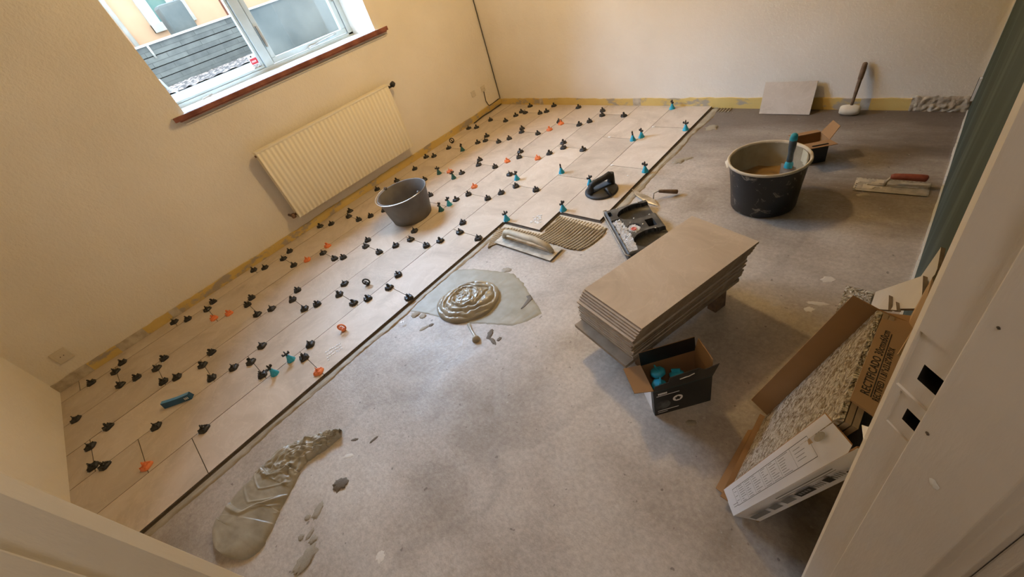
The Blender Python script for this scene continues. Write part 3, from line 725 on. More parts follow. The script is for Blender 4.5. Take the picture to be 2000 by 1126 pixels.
# bring close pairs apart so that no two caps share the same spot
pos = [Vector((p.x, p.y, 0)) for _, p in entries]
for it in range(40):
    for i in range(len(pos)):
        for j in range(i):
            d = pos[i]-pos[j]; need = .058
            if d.length < need:
                s_ = d.normalized()*(need-d.length)*.5; pos[i] += s_; pos[j] -= s_
buckets = {}
for (c, _), p in zip(entries, pos):
    k = min(range(1, 8), key=lambda k: abs(LX(k)-p.x))
    if abs(LX(k)-p.x) < .075: key = (c, 'L', k)
    else:
        r = max(1, min(8, 1+sum(1 for k in range(1, 8) if LX(k) < p.x))); key = (c, 'S', r)
    buckets.setdefault(key, []).append(p)
protos = {}
rn = random.Random(11)
for (c, typ, k), ps in buckets.items():
    ps.sort(key=lambda p: p.y)
    for i, p in enumerate(ps):
        if c not in protos:
            r = thing('tile_levelling_clip', '', 'levelling clip')
            if c == 'black': cap_parts(r, M_black)
            elif c == 'orange': cap_parts(r, M_orange)
            elif c == 'dark teal': blue_parts(r, M_blued)
            else: blue_parts(r, M_blue)
            protos[c] = r
        else: r = copy_tree(protos[c])
        r.location = (p.x, p.y, TH)
        r.rotation_euler = (0, 0, rn.uniform(-.35, .35) + (math.pi/2 if typ == 'L' else 0) + rn.choice((0, math.pi/4)))
        what = 'levelling cap' if c in ('black', 'orange') else 'winged levelling cone'
        where = f'on {ORD[k]} long joint from window wall' if typ == 'L' else f'on short joint, {ORD[k]} row from window'
        only = 'the only one there' if len(ps) == 1 else f'{ORD[i+1]} from near end'
        r['label'] = f'{c} {what} {where}, {only}'
        r['category'] = 'levelling clip'
        r['group'] = f'{c} levelling clips on the tiling'

# loose caps tipped over
def loose(px, py, mcap, label, mesh_rot):
    p = fl(px, py, TH); r = thing('loose_levelling_cap', label, 'levelling clip', (p.x, p.y, TH), mesh_rot)
    m = MB()
    pts = [(.021*math.cos(a), 0, .026+.021*math.sin(a)) for a in [2*math.pi*i/24 for i in range(24)]]
    m.tube(pts, .0048, 8, closed=True)
    m.lathe([(.0001, 0), (.0125, .002), (.0125, .009), (.006, .014), (.0001, .015)], 16)
    m.tube([(-.012, 0, .040), (.012, 0, .012)], .003, 6)
    m.build('ring', mcap, r); 
    m = MB(); m.box((0, -.009, .030), (.010, .016, .010)); m.build('thumb_tab', mcap, r)
loose(672, 645, M_orange, 'orange levelling cap tipped on its side on the outer tiles', (0, 0, .75))
loose(719, 556, M_black, 'black levelling cap tipped on its side away from the joints', (0, 0, .75))
loose(884, 279, M_black, 'black ring shaped levelling cap standing upright near the window wall', (0, 0, .8))

# ------------------------------------------------------------------ tile spacers
def spacer_proto(label, grp):
    r = tag((lambda m: (m.box((0, 0, .0012), (.014, .0028, .0024)), m.box((0, 0, .0012), (.0028, .014, .0024)), m.build('tile_spacer', M_spacer))[2])(MB()), label, 'tile spacer', grp)
    return r
c = fl(1050, 428, TH); base_ = spacer_proto('white cross shaped tile spacer in the small heap on the outer tiles', 'heap of white spacers'); base_.location = (c.x, c.y, TH)
for i in range(34):
    o = base_.copy(); COL.objects.link(o); a = rn.uniform(0, 6.28); rr = .042*math.sqrt(rn.random())
    o.location = (c.x+rr*math.cos(a)*1.0, c.y+rr*math.sin(a)*1.25, TH+max(0, .007*(1-rr/.04))*rn.random()); o.rotation_euler = (rn.uniform(-.35, .35), rn.uniform(-.35, .35), rn.uniform(0, 3))
c = fl(650, 686, TH); b2_ = None
for i in range(22):
    o = b2_.copy() if b2_ else spacer_proto('white tile spacer scattered in the loose rows on the outer tiles', 'rows of scattered white spacers')
    if b2_: COL.objects.link(o)
    else: b2_ = o
    q = fl(638+(i % 7)*4.2+rn.uniform(-1, 1)+ (i//7)*1.5, 690-(i % 7)*2.9+(i//7)*5-2+rn.uniform(-1, 1), TH); o.location = (q.x, q.y, TH); o.rotation_euler = (0, 0, rn.uniform(0, 3))
for i, (px, py, lab) in enumerate(((788, 628, 'first of two spacers lying alone near the outer tile edge'), (784, 629, 'second of two spacers lying alone near the outer tile edge'), (1226, 343, 'white spacer lying alone beyond the suction lifter'), (1190, 268, 'white spacer at the joint crossing of the seventh row'), (1195, 323, 'white spacer at the joint crossing behind the suction lifter'), (1276, 248, 'white spacer at the joint crossing nearest the back wall'))):
    o = base_.copy(); COL.objects.link(o); q = fl(px, py, TH); o.location = (q.x, q.y, TH); o.rotation_euler = (0, 0, rn.uniform(0, 3)); o['label'] = lab; del o['group']
    if 'crossing' in lab: o.scale = (1.8, 1.8, 1.5)

# ------------------------------------------------------------------ radiator on the window wall
rad = thing('radiator', 'cream ribbed panel radiator hung under the window', 'radiator', (0, -1.90, .17))
mb = MB(); W = .605; n = 34; H0, H1 = .025, .545
prof_ = []
for i in range(n*6+1):
    y = -W+2*W*i/(n*6); prof_.append((y, .096+.0038*math.cos(2*math.pi*i/6)))
vs = []
for y, x in prof_: vs += [(x-.006, y, 0.0), (x, y, H0), (x, y, H1-.015), (x-.012, y, H1)]
fs = []
for i in range(len(prof_)-1):
    for j in range(3): fs.append((i*4+j, (i+1)*4+j, (i+1)*4+j+1, i*4+j+1))
mb.add(vs, fs, 0, True)
mb.b2((.045, -W, 0), (.090, W, .0015)); mb.b2((.045, -W, 0), (.050, W, H1))
mb.build('front_panel', M_rad, rad)
mb = MB(); mb.b2((.040, -W-.004, H1-.012), (.098, W+.004, H1+.004)); mb.build('top_grille', M_rad, rad, bevel=.003)
for s in (-1, 1):
    mb = MB(); mb.b2((.045, s*W-.003, 0), (.094, s*W+.003, H1)); mb.build('side_panel', M_rad, rad, bevel=.002)
for y in (-.45, .45):
    mb = MB(); mb.b2((0, y-.02, .05), (.046, y+.02, .50)); mb.build('bracket', M_rad, rad)
M_brass = noisy('tarnished_brass', (.16, .09, .06), (.26, .16, .10), 60, .45, .5)
mb = MB(); mb.tube([(.07, W, H1-.03), (.07, W+.05, H1-.03)], .009); mb.tube([(.07, W+.03, H1-.03), (.0, W+.045, H1-.03)], .008)
mb.lathe([(.012, 0), (.020, .004), (.022, .020), (.016, .038), (.0001, .040)], 20, (.07, W+.05, H1-.03), M=Matrix.Rotation(math.radians(-60), 3, 'X'), rad=lambda a, r, z: 1+.07*math.cos(8*a)); mb.build('thermostat_valve', M_black, rad)
mb = MB(); mb.tube([(.07, -W, .035), (.07, -W-.035, .030), (.0, -W-.04, .030)], .010); mb.lathe([(.0001, -.018), (.016, -.016), (.018, .0), (.014, .018), (.0001, .020)], 16, (.07, -W-.03, .030)); mb.build('return_valve', M_brass, rad)
mb = MB(); mb.tube([(.07, -W-.012, H1-.025), (.07, -W+.0, H1-.025)], .008); mb.tube([(.07, W, .05), (.07, W+.012, .07)], .006); mb.build('vent_plug', M_brass, rad)

# sockets, plates and the cable in the corner
def plate(name, y, z, lab, holes=True, cat='socket', s=.085):
    r = thing(name, lab, cat, (0, y, z)); m = MB(); m.b2((0, -s/2, -s/2), (.008, s/2, s/2)); m.build('cover_plate', M_white2, r, bevel=.004)
    if holes:
        m = MB(); m.b2((.0078, -s*.33, -s*.33), (.0095, s*.33, s*.33)); m.build('insert', M_white2, r, bevel=.002)
        m = MB(); m.lathe([(.0001, 0), (.0028, 0)], 10, (.0100, -.009, 0), M=Matrix.Rotation(math.pi/2, 3, 'Y')); m.lathe([(.0001, 0), (.0028, 0)], 10, (.0100, .009, 0), M=Matrix.Rotation(math.pi/2, 3, 'Y')); m.build('pin_holes', M_dark, r)
    return r
M_white2 = noisy('aged_white_plastic', (.66, .60, .50), (.70, .64, .54), 20, .5)
s_ = wx(121, 694); plate('wall_socket', s_.y, s_.z, 'square wall socket low on the window wall at the near end')
s_ = wx(943, 173); plate('wall_socket', s_.y, s_.z, 'small socket with a black cable plugged in beside the corner', s=.055)
s_ = wx(924, 183); plate('junction_cover', s_.y, s_.z, 'small painted cover plate left of the corner socket', False, 'cover plate', .055)
pc = [wx(945, 179, .012), wx(949, 197, .012), wx(955, 206, .012), wx(962, 202, .010), wx(972, 194, .010)]
mb = MB(); mb.tube([tuple(p) for p in pc]+[(.009, -.009, pc[-1].z), (.007, -.007, 1.2), (.007, -.007, 2.44)], .0042, 8)
tag(mb.build('black_cable', M_black), 'black cable running up the room corner from the small socket', 'cable')
mb = MB(); mb.tube([(.055, -.50, .010+TH), (.03, -.35, .012+TH), (.03, -.2, .010+TH), (.022, -.03, .012+TH)], .005, 8)
tag(mb.build('cable_on_floor', M_black), 'thin dark cable along the foot of the window wall near the corner', 'cable')

# ------------------------------------------------------------------ plastic bucket on the tiles
bk = thing('bucket', 'grey plastic bucket standing on the laid tiles', 'bucket', (.866, -1.986, TH))
M_bucket = noisy('dusty_grey_plastic', (.125, .115, .105), (.19, .178, .165), 7, .6, bump=.15)
mb = MB(); mb.lathe([(.0001, 0), (.143, 0), (.150, .006), (.166, .09), (.182, .198), (.188, .200), (.190, .206), (.186, .210), (.180, .206), (.163, .09), (.146, .010), (.0001, .008)], 56)
mb.build('body', M_bucket, bk)
ha = Vector((math.cos(1.05), math.sin(1.05), 0)); hb = Vector((-ha.y, ha.x, 0))
# handle lies down against the near side of the rim
lugA = wx; 
def bring(px, py, z): p = fl(px, py, z); return Vector((p.x-.866, p.y+1.986, 0))
l1 = bring(756, 371, .215); l2 = bring(818, 378, .215)
l1 = l1.normalized()*.186; l2 = l2.normalized()*.186
for l_ in (l1, l2):
    mb = MB(); mb.lathe([(.0001, -.008), (.011, -.008), (.011, .008), (.0001, .008)], 16, (l_.x, l_.y, .213), M=Matrix.Rotation(math.atan2(l_.y, l_.x), 3, 'Z') @ Matrix.Rotation(math.pi/2, 3, 'Y')); mb.build('handle_lug', M_bucket, bk)
a1 = math.atan2(l1.y, l1.x); a2 = math.atan2(l2.y, l2.x)
while a2 < a1: a2 += 2*math.pi
arc = []
for i in range(25):
    a = a1+(a2-a1)*i/24; k = math.sin(math.pi*i/24)
    arc.append(((.194+.006*k)*math.cos(a), (.194+.006*k)*math.sin(a), .214-.006*k))
mb = MB(); mb.tube(arc, .0032, 8); mb.build('wire_handle', M_wire, bk)

# ------------------------------------------------------------------ black mortar tub
tub = thing('mortar_tub', 'big black plastic tub of mixed adhesive by the back of the room', 'tub', (2.994, -1.157, 0))
M_tub = mat('black_tub_plastic', (.012, .014, .018), .38); t = NT(M_tub)
sp_ = t.ramp(t.noise(17, 7, .68, t.coord(), .8), [(.585, (0, 0, 0)), (.64, (1, 1, 1))])
t.color(t.mix(t.math('MULTIPLY', sp_, .55), (.012, .015, .020), (.40, .38, .33)))
M_tubin = noisy('adhesive_coated_inside', (.30, .27, .19), (.42, .38, .28), 9, .6, bump=.5, bscale=25, dist=.01)
M_rim = noisy('cream_dried_rim', (.55, .50, .40), (.68, .63, .53), 18, .6, bump=.5, bscale=60)
mb = MB(); mb.lathe([(.0001, 0), (.142, 0), (.150, .008), (.158, .12), (.172, .250)], 64); mb.build('body', M_tub, tub)
mb = MB(); mb.lathe([(.172, .248), (.181, .250), (.1815, .258), (.176, .263), (.169, .258), (.168, .250)], 64, rad=lambda a, r, z: 1+.010*noise.noise(Vector((math.cos(a)*5, math.sin(a)*5, 0)))); mb.build('rim', M_rim, tub)
mb = MB(); mb.lathe([(.168, .252), (.158, .15), (.150, .06), (.0001, .058)], 64, rad=lambda a, r, z: 1+.02*noise.noise(Vector((math.cos(a)*3, math.sin(a)*3, z*12)))); mb.build('coated_inside', M_tubin, tub)
M_mix = noisy('brown_wet_mix', (.26, .16, .065), (.34, .22, .10), 9, .35, bump=.25, bscale=22)
mb = MB(); mb.grid(49, 20, lambda u, v: (v*.156*math.cos(6.2832*u), v*.156*math.sin(6.2832*u), .120+.018*noise.noise(Vector((v*3*math.cos(6.2832*u), v*3*math.sin(6.2832*u), 0)))+.01*v*v)); mb.build('adhesive_mix', M_mix, tub)
lg = (fl(1424, 318, .255)-Vector((2.994, -1.157, .255)))
mb = MB(); mb.grid(10, 6, lambda u, v: ((lg.normalized()*(.168+.02*v)).x+(-lg.normalized().y)*(u-.5)*.07, (lg.normalized()*(.168+.02*v)).y+(lg.normalized().x)*(u-.5)*.07, .258+.006*noise.noise(Vector((u*6, v*4, 0)))-.012*v*v)); mb.build('grip_lip', M_rim, tub)
mb = MB()
mb.grid(24, 14, lambda u, v: ((.1635-.012*0)*math.cos(-.15+u*.95)*(1-.03*(1-v)), .1635*math.sin(-.15+u*.95)*(1-.03*(1-v)), .120+v*.132), keep=lambda u, v: v > .25+.5*abs(u-.5)+.15*noise.noise(Vector((u*5, v*5, 0))))
M_cream = noisy('cream_dried_adhesive', (.60, .60, .46), (.72, .70, .58), 14, .6, bump=.3, bscale=60)
mb.build('dried_patch', M_cream, tub, label='cream coloured dried patch')
# scraper standing in the tub
sb = Vector((3.075, -1.12, .128)); stp = onp(1552, 262, (0, 1, 0), -1.115)
scr = thing('scraper', 'blue and dark handled scraper standing in the black tub', 'scraper', tuple(sb))
ax_ = (stp-sb); Ls = min(ax_.length, .27); ax_.normalize(); q_ = ax_.to_track_quat('Z', 'Y').to_matrix()
mb = MB(); mb.lathe([(.0001, 0), (.012, 0), (.014, .02), (.012, .05), (.0155, .08), (.0165, .11), (.014, .125), (.0001, .126)], 20, tuple(q_ @ Vector((0, 0, Ls-.145))), M=q_)
M_hgrey = noisy('slate_blue_rubber', (.05, .075, .10), (.09, .12, .15), 40, .5)
mb.build('grip', M_hgrey, scr)
mb = MB(); mb.lathe([(.014, 0), (.0165, .008), (.015, .028), (.009, .036), (.0001, .037)], 20, tuple(q_ @ Vector((0, 0, Ls-.032))), M=q_); mb.build('hanging_cap', M_blue, scr, label='bright blue hanging cap')
mb = MB(); mb.lathe([(.020, 0), (.018, .02), (.013, .03)], 20, tuple(q_ @ Vector((0, 0, Ls-.165))), M=q_); mb.build('ferrule', M_blue, scr)
mb = MB(); mb.box(tuple(q_ @ Vector((0, 0, (Ls-.16)/2))), (.075, .0015, Ls-.15), q_); mb.build('blade', M_steeldirty, scr)

# cardboard box behind the tub
def clip_box(name, label, loc, rz, w, d, h, flaps, cols):
    r = thing(name, label, 'cardboard box', loc, (0, 0, rz)); th = .003
    m = MB(); m.b2((-w/2, -d/2, 0), (w/2, d/2, th))
    for sy in (-1, 1): m.b2((-w/2, sy*d/2-th/2, 0), (w/2, sy*d/2+th/2, h))
    for sx in (-1, 1): m.b2((sx*w/2-th/2, -d/2, 0), (sx*w/2+th/2, d/2, h))
    nf = len(m.f)
    for i in range(nf):                   # inside faces are plain board
        fc = sum((Vector(m.v[j]) for j in m.f[i]), Vector())/4
        inside_ = abs(fc.x) < w/2-.0001 and abs(fc.y) < d/2-.0001 and fc.z < h-.001 and fc.z > .001
        m.m[i] = 1 if inside_ else 0
    m.build('body', cols, r)
    for (side, ln, ang, trap, c0, c1) in flaps:   # flap hinged on a top edge; ang 0 = upright, 90 = folded flat outwards
        W_ = w if side in 'ns' else d
        q = [(-W_/2, 0), (W_/2, 0), (W_/2-trap, ln), (-W_/2+trap, ln)]
        A = math.radians(ang); pts = []
        for x, y in q:
            o_, up = y*math.sin(A), y*math.cos(A)
            if side == 'n': p = (x, d/2+o_, h+up)
            if side == 's': p = (-x, -d/2-o_, h+up)
            if side == 'e': p = (w/2+o_, -x, h+up)
            if side == 'w': p = (-w/2-o_, x, h+up)
            pts.append(p)
        m = MB(); n = 4; vs = [Vector(p) for p in pts]; nrm = (vs[1]-vs[0]).cross(vs[2]-vs[1]).normalized()*.0028
        m.add(vs, [(0, 1, 2, 3)], c0); m.add([v+nrm for v in vs], [(3, 2, 1, 0)], c1)
        m.add(vs+[v+nrm for v in vs], [(0, 4, 5, 1), (1, 5, 6, 2), (2, 6, 7, 3), (3, 7, 4, 0)], 1)
        m.build('flap', cols, r)
    return r
M_boxblack = noisy('black_printed_card', (.012, .014, .016), (.022, .024, .026), 8, .35)
bb = clip_box('carton', 'open black carton with brown flaps behind the black tub', (3.062, -.675, 0), .62, .145, .105, .125,
         [('s', .085, 82, 0, 1, 1), ('e', .075, 35, .012, 1, 1), ('n', .05, 100, 0, 1, 1)], [M_boxblack, M_card])
for ch in bb.children:
    if ch.name.startswith('body'): pass
mb = MB(); mb.box((.0, -.115, .1405), (.075, .008, .002)); mb.build('flap_slot', M_dark, bb)

# black printed carton of clips next to the tile stack
c00 = fl(1280, 811); c10 = fl(1383, 782); 
dirx = (c10-c00).normalized(); rz = math.atan2(dirx.y, dirx.x); ww = .200; dd = .115; hh = .150
cc = c00+dirx*(ww/2)+Vector((-dirx.y, dirx.x, 0))*(dd/2)
cb_ = clip_box('carton', 'open black printed carton of blue caps in front of the tile stack', (cc.x, cc.y, 0), rz, ww, dd, hh,
         [('w', .065, 78, .004, 1, 1), ('n', .06, 10, 0, 1, 0), ('e', .07, 5, .01, 0, 1)], [M_boxblack, M_card])
mb = MB(); yf = -dd/2-.0014
mb.quadslab([(-ww/2, yf, hh), (ww/2, yf, hh), (ww/2+.012, yf-.014, hh+.078), (ww/2-.035, yf-.012, hh+.066), (ww/2-.055, yf-.016, hh+.088), (-ww/2+.050, yf-.014, hh+.078), (-ww/2+.048, yf-.008, hh+.046), (-ww/2+.002, yf-.007, hh+.040)], .0022, 0); mb.build('front_flap', M_boxblack, cb_)
M_teal = mat('teal_print', (.01, .10, .12), .4)
mb = MB(); mb.b2((-ww/2, -dd/2-.0022, hh-.004), (ww/2, -dd/2-.0014, hh+.002)); mb.build('teal_stripe', M_teal, cb_)
def text_mesh(txt, size, mat_, parent, loc, rot, name, xs=1.0, extr=.0001):
    cu = bpy.data.curves.new('t', 'FONT'); cu.body = txt; cu.size = size; cu.extrude = extr; cu.offset = size*.010; cu.space_character = 1.06; cu.align_x = 'LEFT'
    o = bpy.data.objects.new('t', cu); COL.objects.link(o); bpy.context.view_layer.update()
    me = bpy.data.meshes.new_from_object(o.evaluated_get(bpy.context.evaluated_depsgraph_get())); bpy.data.objects.remove(o)
    for v in me.vertices: v.co.x *= xs
    me.materials.clear(); me.materials.append(mat_)
    n = bpy.data.objects.new(name, me); COL.objects.link(n); n.parent = parent; n.location = loc
    n.rotation_euler = rot
    return n
mb = MB()                                # small illegible print as it looks from here
for i in range(7): mb.b2((-ww/2+.014+i*.0046, -dd/2-.0022, .122), (-ww/2+.0175+i*.0046, -dd/2-.0016, .131))
mb.b2((-ww/2+.008, -dd/2-.0022, .1145), (-ww/2+.088, -dd/2-.0016, .1165)); mb.b2((-ww/2+.010, -dd/2-.0022, .024), (-ww/2+.085, -dd/2-.0016, .0265)); mb.b2((-ww/2+.010, -dd/2-.0022, .014), (-ww/2+.045, -dd/2-.0016, .0155))
mb.build('small_print', M_spacer, cb_)
em = MB(); em.lathe([(.0001, 0), (.0175, 0)], 32, (-.018, -dd/2-.0022, .078), M=Matrix.Rotation(math.pi/2, 3, 'X')); emo = em.build('round_emblem', M_spacer, cb_)
em = MB()
for k in range(5):
    a = k*2*math.pi/5+.3; em.lathe([(.0001, 0), (.0042, 0)], 12, (-.018+.0065*math.cos(a), -dd/2-.0028, .078+.0065*math.sin(a)), M=Matrix.Rotation(math.pi/2, 3, 'X'))
em.lathe([(.0001, 0), (.0035, 0)], 12, (-.018, -dd/2-.0028, .078), M=Matrix.Rotation(math.pi/2, 3, 'X')); em.build('emblem_flower', M_ink, emo)
M_greyprint = noisy('grey_picture_print', (.03, .035, .04), (.12, .13, .14), 30, .4)
em = MB(); em.lathe([(.0001, 0), (.026, 0)], 32, (-ww/2+.030, -dd/2-.0018, .058), M=Matrix.Rotation(math.pi/2, 3, 'X')); em.build('round_picture', M_greyprint, cb_)
mb = MB(); mb.add([(-.045, -dd/2-.006, hh+.022), (-.02, -dd/2-.0065, hh+.026), (.0, -dd/2-.007, hh+.030), (.022, -dd/2-.007, hh+.034), (.0, -dd/2-.007, hh+.026), (-.02, -dd/2-.0065, hh+.022)], [(0, 1, 2, 3, 4, 5)]); 
mb = MB(); mb.tube([(-.015, -dd/2-.0125, hh+.048), (.002, -dd/2-.0135, hh+.052), (.014, -dd/2-.0135, hh+.052), (.032, -dd/2-.0150, hh+.062)], .0018, 6); mb.build('logo_mark', M_spacer, cb_)
mb = MB(); mb.b2((-ww/2-.0022, -dd/2+.02, .0), (-ww/2-.0014, dd/2, hh-.01)); mb.build('pale_side_panel', M_cardwhite, cb_)
# blue caps inside this carton
capl = [(-.066, -.022, .118), (-.050, .024, .124), (.010, .005, .105)]
cp0 = None
Mz = Matrix.Rotation(rz, 3, 'Z')
for i, (x, y, z) in enumerate(capl):
    if cp0 is None:
        r = thing('levelling_clip', '', 'levelling clip')
        m = MB(); m.lathe([(.026, 0), (.025, .010), (.018, .016), (.0001, .018)], 24, rad=lambda a, r_, z_: 1+.04*math.cos(8*a)); m.build('cap', M_blue, r)
        m = MB(); m.box((0, 0, .022), (.03, .005, .012)); m.build('thumb_tab', M_blue, r); cp0 = r
    else: r = copy_tree(cp0)
    w3 = Mz @ Vector((x, y, 0)); r.location = (cc.x+w3.x, cc.y+w3.y, z); r.rotation_euler = (rn.uniform(-.6, .6), rn.uniform(-.6, .6), rn.uniform(0, 3))
    r['label'] = ('blue levelling clip in the black carton, nearest the front flap', 'blue levelling clip in the black carton, lit beside the tile stack', 'blue levelling clip deep in the black carton, in its shadow')[i]


# ------------------------------------------------------------------ stack of tiles on a low trestle
SA = -.2817; su = Vector((math.cos(SA), math.sin(SA), 0)); sv = Vector((-su.y, su.x, 0)); C0 = Vector((2.7306, -2.3695, 0))
scn = C0+su*.15+sv*.30
offs = [(0, 0), (-.004, -.008), (-.005, -.014), (-.008, -.020), (-.010, -.026), (-.016, -.036), (-.020, -.030), (-.022, -.026), (-.016, -.030), (-.026, -.024), (-.030, -.028), (-.026, -.022), (-.032, -.026), (-.034, -.020), (-.030, -.024), (-.036, -.026), (-.038, -.020), (-.036, -.024)]
z = .3109; proto_t = None
for i, (a, b) in enumerate(offs):
    z -= .0098
    if proto_t is None:
        m = MB(); m.b2((-.15, -.30, 0), (.15, .30, .0094))
        for j in range(len(m.f)):
            zz = [m.v[q][2] for q in m.f[j]]
            if max(zz)-min(zz) > .005: m.m[j] = 1
        proto_t = m.build('stacked_tile', [M_tile, M_tileedge], bevel=.0006); o = proto_t
    else:
        o = proto_t.copy(); COL.objects.link(o)
    p = scn+su*a+sv*b; o.location = (p.x, p.y, z); o.rotation_euler = (0, 0, SA+rn.uniform(-.012, .012) if i else SA)
    o['category'] = 'tile'; o['group'] = 'tiles in the stack'
    o['label'] = 'topmost beige tile of the stack, its whole face showing' if i == 0 else ('lowest beige tile of the stack, resting on the board' if i == len(offs)-1 else f'beige tile in the stack, {ORD[i+1]} from the top')
SZ = z
tr_ = thing('low_trestle', 'low wooden board on small feet carrying the tile stack', 'trestle', (scn.x-.03, scn.y-.02, 0), (0, 0, SA))
mb = MB(); mb.b2((-.155, -.335, SZ-.016), (.14, .285, SZ-.0005)); mb.build('board', M_wood, tr_)
for sx in (-1, 1):
    for sy in (-1, 1):
        mb = MB(); mb.b2((sx*.10-.02, sy*.21-.03, 0), (sx*.10+.02, sy*.21+.03, SZ-.016)); mb.build('leg', M_brownwood, tr_)

# ------------------------------------------------------------------ tools
# plastic handled notched float
f0, f1, f2_ = fl(966, 476), fl(1075, 512), fl(1097, 492)
ux = (f1-f0); FL_ = ux.length; ux.normalize(); uy = Vector((-ux.y, ux.x, 0)); wd = .125
fz = .011
ft = thing('notched_trowel', 'pale handled steel notched float lying beside the combed adhesive', 'trowel', (f0.x, f0.y, 0), (0, 0, math.atan2(ux.y, ux.x)))
mb = MB(); poly = [(0, 0), (FL_, 0), (FL_, wd)]
nt_ = 22
for i in range(nt_):
    x1 = FL_*(1-i/nt_); x0 = FL_*(1-(i+1)/nt_); xm = (x0+x1)/2
    poly += [(x1-.0001, wd), (x1-.0001, wd-.006), (xm, wd-.006), (xm, wd)]
poly += [(0, wd)]
mb.prism(poly, fz, fz+.0015); mb.build('blade', M_steeldirty, ft)
mb = MB(); mb.b2((.02, wd/2-.008, fz+.0015), (FL_-.02, wd/2+.008, fz+.009)); mb.build('mounting_bar', M_steeldirty, ft, bevel=.002)
M_floatgrip = noisy('dirty_cream_plastic', (.42, .37, .27), (.55, .49, .38), 20, .6, bump=.3)
hp = [(.035, wd/2, fz+.009), (.045, wd/2, fz+.030), (.062, wd/2, fz+.052), (.10, wd/2, fz+.060), (FL_*.66, wd/2, fz+.060), (FL_-.055, wd/2, fz+.040), (FL_-.030, wd/2, fz+.009)]
mb = MB(); mb.tube(hp, [.015, .017, .020, .021, .021, .018, .013], 16, flat=.8); mb.build('handle', M_floatgrip, ft)

# pointing trowel across the tile edge
g0, g1, g2, g3 = fl(1236, 371, .016), fl(1276, 385, .010), fl(1278, 401, .004), fl(1253, 388, .006)
pt = thing('pointing_trowel', 'small pointed trowel with wooden handle beside the tile edge', 'trowel', (g1.x, g1.y, 0))
lp = lambda p: (p.x-g1.x, p.y-g1.y, p.z)
tipp = fl(1284, 405, .004)
mb = MB(); mb.quadslab([lp(fl(1234, 369, .020)), lp(fl(1240, 380, .018)), lp(fl(1262, 396, .004)), lp(fl(1286, 402, .004)), lp(fl(1276, 388, .012))], .0015); mb.build('blade', M_steel, pt)
hs0 = fl(1276, 388, .014); hs1 = fl(1277, 377, .040); hs2 = fl(1286, 373, .046); hs3 = fl(1324, 374, .020)
mb = MB(); mb.tube([lp(hs0), lp(hs1), lp(hs2)], .0035, 8); mb.build('tang', M_steel, pt)
mb = MB(); mb.tube([lp(hs2.lerp(hs3, t_)) for t_ in (0, .06, .2, .5, .8, .97, 1)], [.006, .009, .010, .012, .013, .013, .008], 14); mb.build('handle', M_brownwood, pt)

# red handled notched trowel
h0, h1 = fl(1664, 372, .0), fl(1812, 385, .0); hx = (h1-h0); HL = min(.29, hx.length); hx.normalize()
rt = thing('notched_trowel', 'notched trowel with a red wooden handle near the green wall', 'trowel', (h0.x, h0.y, 0), (0, 0, math.atan2(hx.y, hx.x)))
wd2 = .12; poly = [(0, 0), (HL, 0)]
for i in range(12):
    y0_ = wd2*i/12; poly += [(HL, y0_+.002), (HL-.006, y0_+.002), (HL-.006, y0_+.006), (HL, y0_+.006)]
poly += [(HL, wd2)]
for i in range(18):
    x1 = HL*(1-i/18); xm = x1-HL/36
    poly += [(x1-.0001, wd2), (x1-.0001, wd2-.007), (xm, wd2-.007), (xm, wd2)]
poly += [(0, wd2)]
for i in range(7):
    y1_ = wd2*(1-i/7); poly += [(0, y1_-.004), (.012, y1_-.006), (.012, y1_-.012), (0, y1_-.014)]
mb = MB(); mb.prism(poly, .004, .0055); mb.build('blade', M_steeldirty, rt)
mb = MB(); mb.b2((.05, wd2*.45, .0055), (HL-.04, wd2*.45+.014, .010)); mb.tube([(.115, wd2*.5, .010), (.118, wd2*.5, .030), (.135, wd2*.5+.01, .052)], [.008, .006, .006], 10); mb.build('shank', M_steeldirty, rt)
mb = MB(); mb.tube([(.128+.0, wd2*.5+.01, .052), (.140, wd2*.5+.01, .053), (.19, wd2*.5+.01, .055), (.235, wd2*.5+.01, .055), (.255, wd2*.5+.01, .054), (.260, wd2*.5+.01, .053)], [.010, .0145, .0155, .0165, .016, .010], 18); mb.build('handle', M_redwood, rt)
mb = MB(); mb.grid(20, 10, lambda u, v: (.0+u*.11, .02+v*.095, .0062+.006*max(0, noise.noise(Vector((u*4, v*3, 5))))), keep=lambda u, v: noise.noise(Vector((u*3, v*3, 9))) > -.15); mb.build('dried_lumps', M_rim, rt)

# suction lifter
sc_ = fl(1175, 379, TH)
su_ = thing('suction_lifter', 'black suction cup lifter with arched handle on the tiles', 'suction lifter', (2.10, -1.305, TH))
mb = MB(); mb.lathe([(.0001, .001), (.100, .000), (.106, .006), (.105, .012), (.096, .018), (.088, .018), (.080, .028), (.035, .034), (.0001, .035)], 56); mb.build('suction_pad', M_blackmatte, su_)
hA = fl(1158, 368, TH+.05)-Vector((2.10, -1.305, TH)); hB = fl(1186, 348, TH+.105)-Vector((2.10, -1.305, TH))
hA = Vector((hA.x, hA.y, .045)); hB = Vector((hB.x, hB.y, .10))
hd = Vector((.42, .9, 0)).normalized()
P0 = -hd*.075; P1 = hd*.075
mb = MB()
mb.tube([tuple(P0+Vector((0, 0, .028))), tuple(P0*1.02+Vector((0, 0, .055))), tuple(P0*.9+Vector((0, 0, .072)))], [.024, .021, .019], 14)
mb.tube([tuple(P0*.95+Vector((0, 0, .070))), tuple(P0*.5+Vector((0, 0, .080))), tuple(P1*.4+Vector((0, 0, .084))), tuple(P1*1.0+Vector((0, 0, .088)))], [.019, .0185, .0185, .022], 14)
mb.tube([tuple(P1*1.02+Vector((0, 0, .094))), tuple(P1*1.05+Vector((0, 0, .060))), tuple(P1*1.0+Vector((0, 0, .026)))], [.024, .023, .026], 14)
